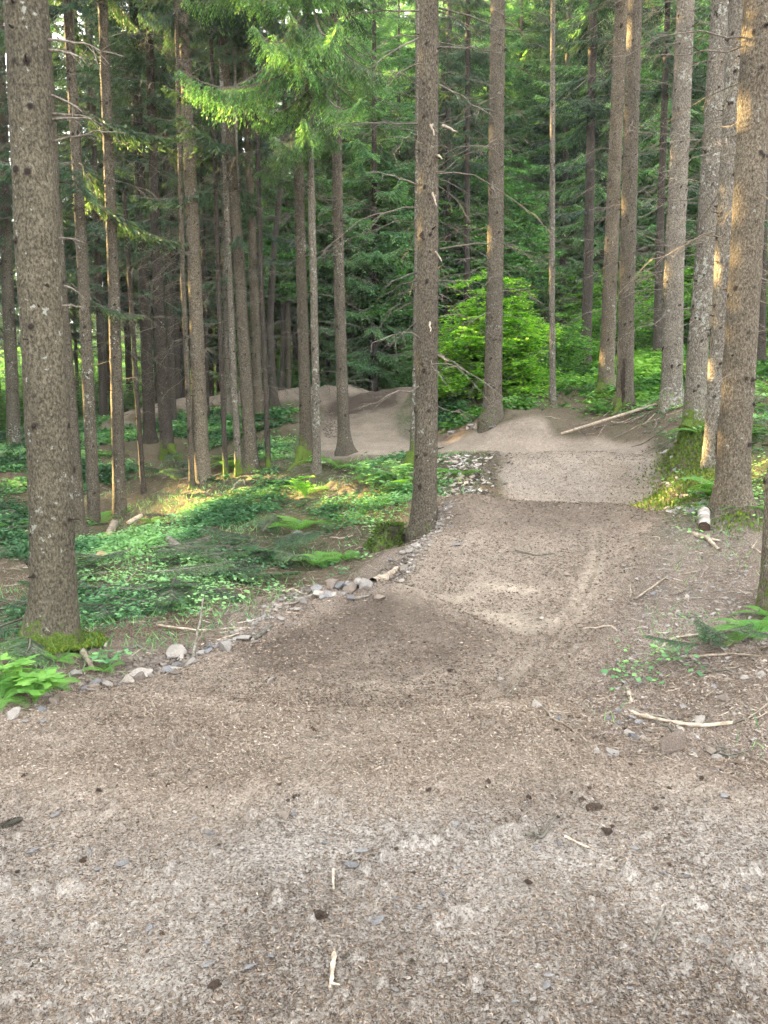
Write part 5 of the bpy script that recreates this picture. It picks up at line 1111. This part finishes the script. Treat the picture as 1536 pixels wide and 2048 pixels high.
plant(610, 1000, 18, .10, .35, 'yellow-green young plant lit by the sun', 'beech'); plant(800, 985, 22, .09, .4, 'leafy plant left of the central trunk')
for k_, (a_, b_) in enumerate([(765, 975), (785, 960), (812, 968), (745, 985), (720, 975), (800, 1000), (825, 990), (775, 1000)]): plant(a_, b_, 18, .085, .32, 'leafy bluish-green plant in the clump left of the central trunk', 'herb', 'leafy clump by the central trunk')
plant(740, 965, 20, .09, .3, 'leafy plant right of the sunlit one')
# cut spruce brush
random.seed(15)
BRL = [bough(np.random.default_rng(150 + i), 1.1, 0.022, 0.07, 0.0065, .06, .12) for i in range(4)]
def brush_me(i):
    acc = Acc(); add_bough(acc, BRL[i], np.zeros(3), 0, 1.0, 0.05, -.05); return acc.mesh('cut_bough', [M['needle'], M['deadg']])
BR = [brush_me(i) for i in range(4)]
def brush(xr, yr, n, label, group, s=(.6, 1.0)):
    for k in range(n):
        P = hit(random.uniform(*xr), random.uniform(*yr))
        e = link('cut_bough', BR[random.randrange(4)], None, (P[0], P[1], gz1(P[0], P[1]) + random.uniform(.03, .16)), (random.uniform(-.5, .5), random.uniform(-.15, .2), random.uniform(0, 6.28)), random.uniform(*s)); tag(e, label, 'branch', group)
brush((370, 545), (1085, 1165), 30, 'cut green spruce bough in the heap before the short grey log', 'boughs heaped before the grey log')
brush((170, 380), (1120, 1215), 24, 'cut green spruce bough in the heap right of the thick left trunk', 'boughs heaped right of the thick trunk')
brush((0, 60), (1190, 1290), 10, 'cut green spruce bough left of the thick left trunk', 'boughs left of the thick trunk'); brush((0, 60), (1030, 1080), 8, 'dark cut bough in the far left heap', 'boughs of the far left heap')
brush((1400, 1536), (1285, 1320), 5, 'cut green spruce bough on the right bank below the fern', 'boughs on the right bank', (.25, .4)); brush((330, 380), (925, 960), 8, 'dark cut bough between the left stand trunks', 'boughs in the left stand', (.8, 1.2))
# mossy stump beside the central trunk
def stump():
    P = hit(770, 1092); e = bpy.data.objects.new('stump', None); COL.objects.link(e); e.location = P; tag(e, 'mossy old stump left of the central trunk', 'stump')
    me = trunk_mesh('wood', 888, .13, .10, .26, lambda z: (.25 * max(z, 0), 0), M['bark_dark'], 24, .05, .26, .6, .6, 5, False, .4, .4); link('wood', me, e)
    n = 800; a = rng.uniform(0, 6.28, n); z = rng.uniform(-.05, .26, n); r = .11 + .10 * np.exp(-z / .15); x = np.cos(a) * r + .25 * z; y = np.sin(a) * r
    top = rng.random(n) < .3; x = np.where(top, (x - .1) * rng.random(n) + .1, x); y = np.where(top, y * rng.random(n), y); z = np.where(top, .26, z)
    v, f = kites(np.c_[x, y, z], np.c_[np.cos(a), np.sin(a), rng.uniform(0, 1, n)], rng.uniform(.03, .07, n), .012, nrm(rng.normal(0, 1, (n, 3))), .6)
    me = mesh_np('moss', v, f, M['moss'], None, {'tint': np.repeat(np.clip(rng.normal(.1, .15, n), 0, 1), 4)}); link('moss', me, e)
stump()
settle()
for o in COL.objects:
    if o.parent and o.name.split('.')[0] in ('branches', 'low_boughs', 'moss'): o['kind'] = 'stuff'
# crowns cut away along sun rays so flecks fall on chosen spots
def carve():
    bpy.context.view_layer.update()
    tg = [(q, .26) for q in (at(345, 1012, 12.7), at(380, 1003, 13.0), at(415, 994, 13.3), at(450, 985, 13.5), at(485, 974, 13.8), at(520, 962, 14.1), at(605, 1000, 11.8), at(635, 996, 11.9))] + [(at(240, 690, 13.4), .25), (at(238, 800, 13.4), .25), (at(955, 885, 15.3), .06), (at(925, 890, 15.2), .06)]
    n = 0
    for g, rad in tg:
        for T in [t_[0] for t_ in TREES]:
            v = np.array(T.location)[:2] - g[:2]; h = SUNV[:2] / np.linalg.norm(SUNV[:2]); t = v @ h
            if t > .3 and abs(v[0] * h[1] - v[1] * h[0]) < .25: print('named trunk in ray', np.round(g, 1), T['label'], round(t, 1))
    for o in list(COL.objects):
        if o.type != 'MESH' or not o.parent or o.name.split('.')[0] not in ('crown', 'low_boughs', 'branches', 'bough', 'trunk'): continue
        p = np.array(o.matrix_world.translation); rays = []
        for g, rad in tg:
            v = p[:2] - g[:2]; h = SUNV[:2] / np.linalg.norm(SUNV[:2]); t = v @ h
            if t < -3.5 or abs(v[0] * h[1] - v[1] * h[0]) > 3.6: continue
            zr = g[2] + t * math.tan(SUN_EL)
            if zr > p[2] + 27: continue
            rays.append((g, rad))
        if not rays or o.name.startswith('trunk'): continue
        me = o.data; V = np.empty(len(me.vertices) * 3, np.float32); me.vertices.foreach_get('co', V); V = V.reshape(-1, 3)
        W = V @ np.array(o.matrix_world.to_3x3()).T + p; bad = np.zeros(len(W), bool)
        for g, rad in rays:
            D = W - g; t = D @ SUNV; bad |= ((np.abs(D - t[:, None] * SUNV).max(1) < rad) & (t > 0.3))
        if not bad.any(): continue
        nl = len(me.loops); L = np.empty(nl, np.int32); me.loops.foreach_get('vertex_index', L); npol = len(me.polygons)
        st = np.empty(npol, np.int32); me.polygons.foreach_get('loop_start', st); tt = np.empty(npol, np.int32); me.polygons.foreach_get('loop_total', tt); mi = np.empty(npol, np.int32); me.polygons.foreach_get('material_index', mi)
        if (tt != 4).any(): continue
        F = L[st[:, None] + np.arange(4)]; keep = ~bad[F].any(1); a = np.empty(len(W), np.float32); me.attributes['tint'].data.foreach_get('value', a)
        o.data = mesh_np(o.data.name, V, F[keep], list(me.materials), mi[keep], {'tint': a}); n += 1
    print('carved', n)
carve()
print('objects', len(bpy.data.objects))

# ------------------------------------------------------------------ the air
V = np.array([[x, y, z] for z in (-6, 42) for y in (-60, 140) for x in (-110, 110)], float)
F = np.array([[0, 2, 3, 1], [4, 5, 7, 6], [0, 1, 5, 4], [2, 6, 7, 3], [0, 4, 6, 2], [1, 3, 7, 5]])
hm = bpy.data.materials.new('haze'); hm.use_nodes = True; hn = hm.node_tree; hn.nodes.remove(hn.nodes['Principled BSDF'])
pv = hn.nodes.new('ShaderNodeVolumePrincipled'); pv.inputs['Density'].default_value = 0.0006; pv.inputs['Color'].default_value = (.9, .95, 1, 1); hn.links.new(pv.outputs[0], hn.nodes['Material Output'].inputs['Volume'])
tag(link('haze', mesh_np('haze', V, F, hm)), 'faint pale haze between the trees', 'haze', None, 'stuff')
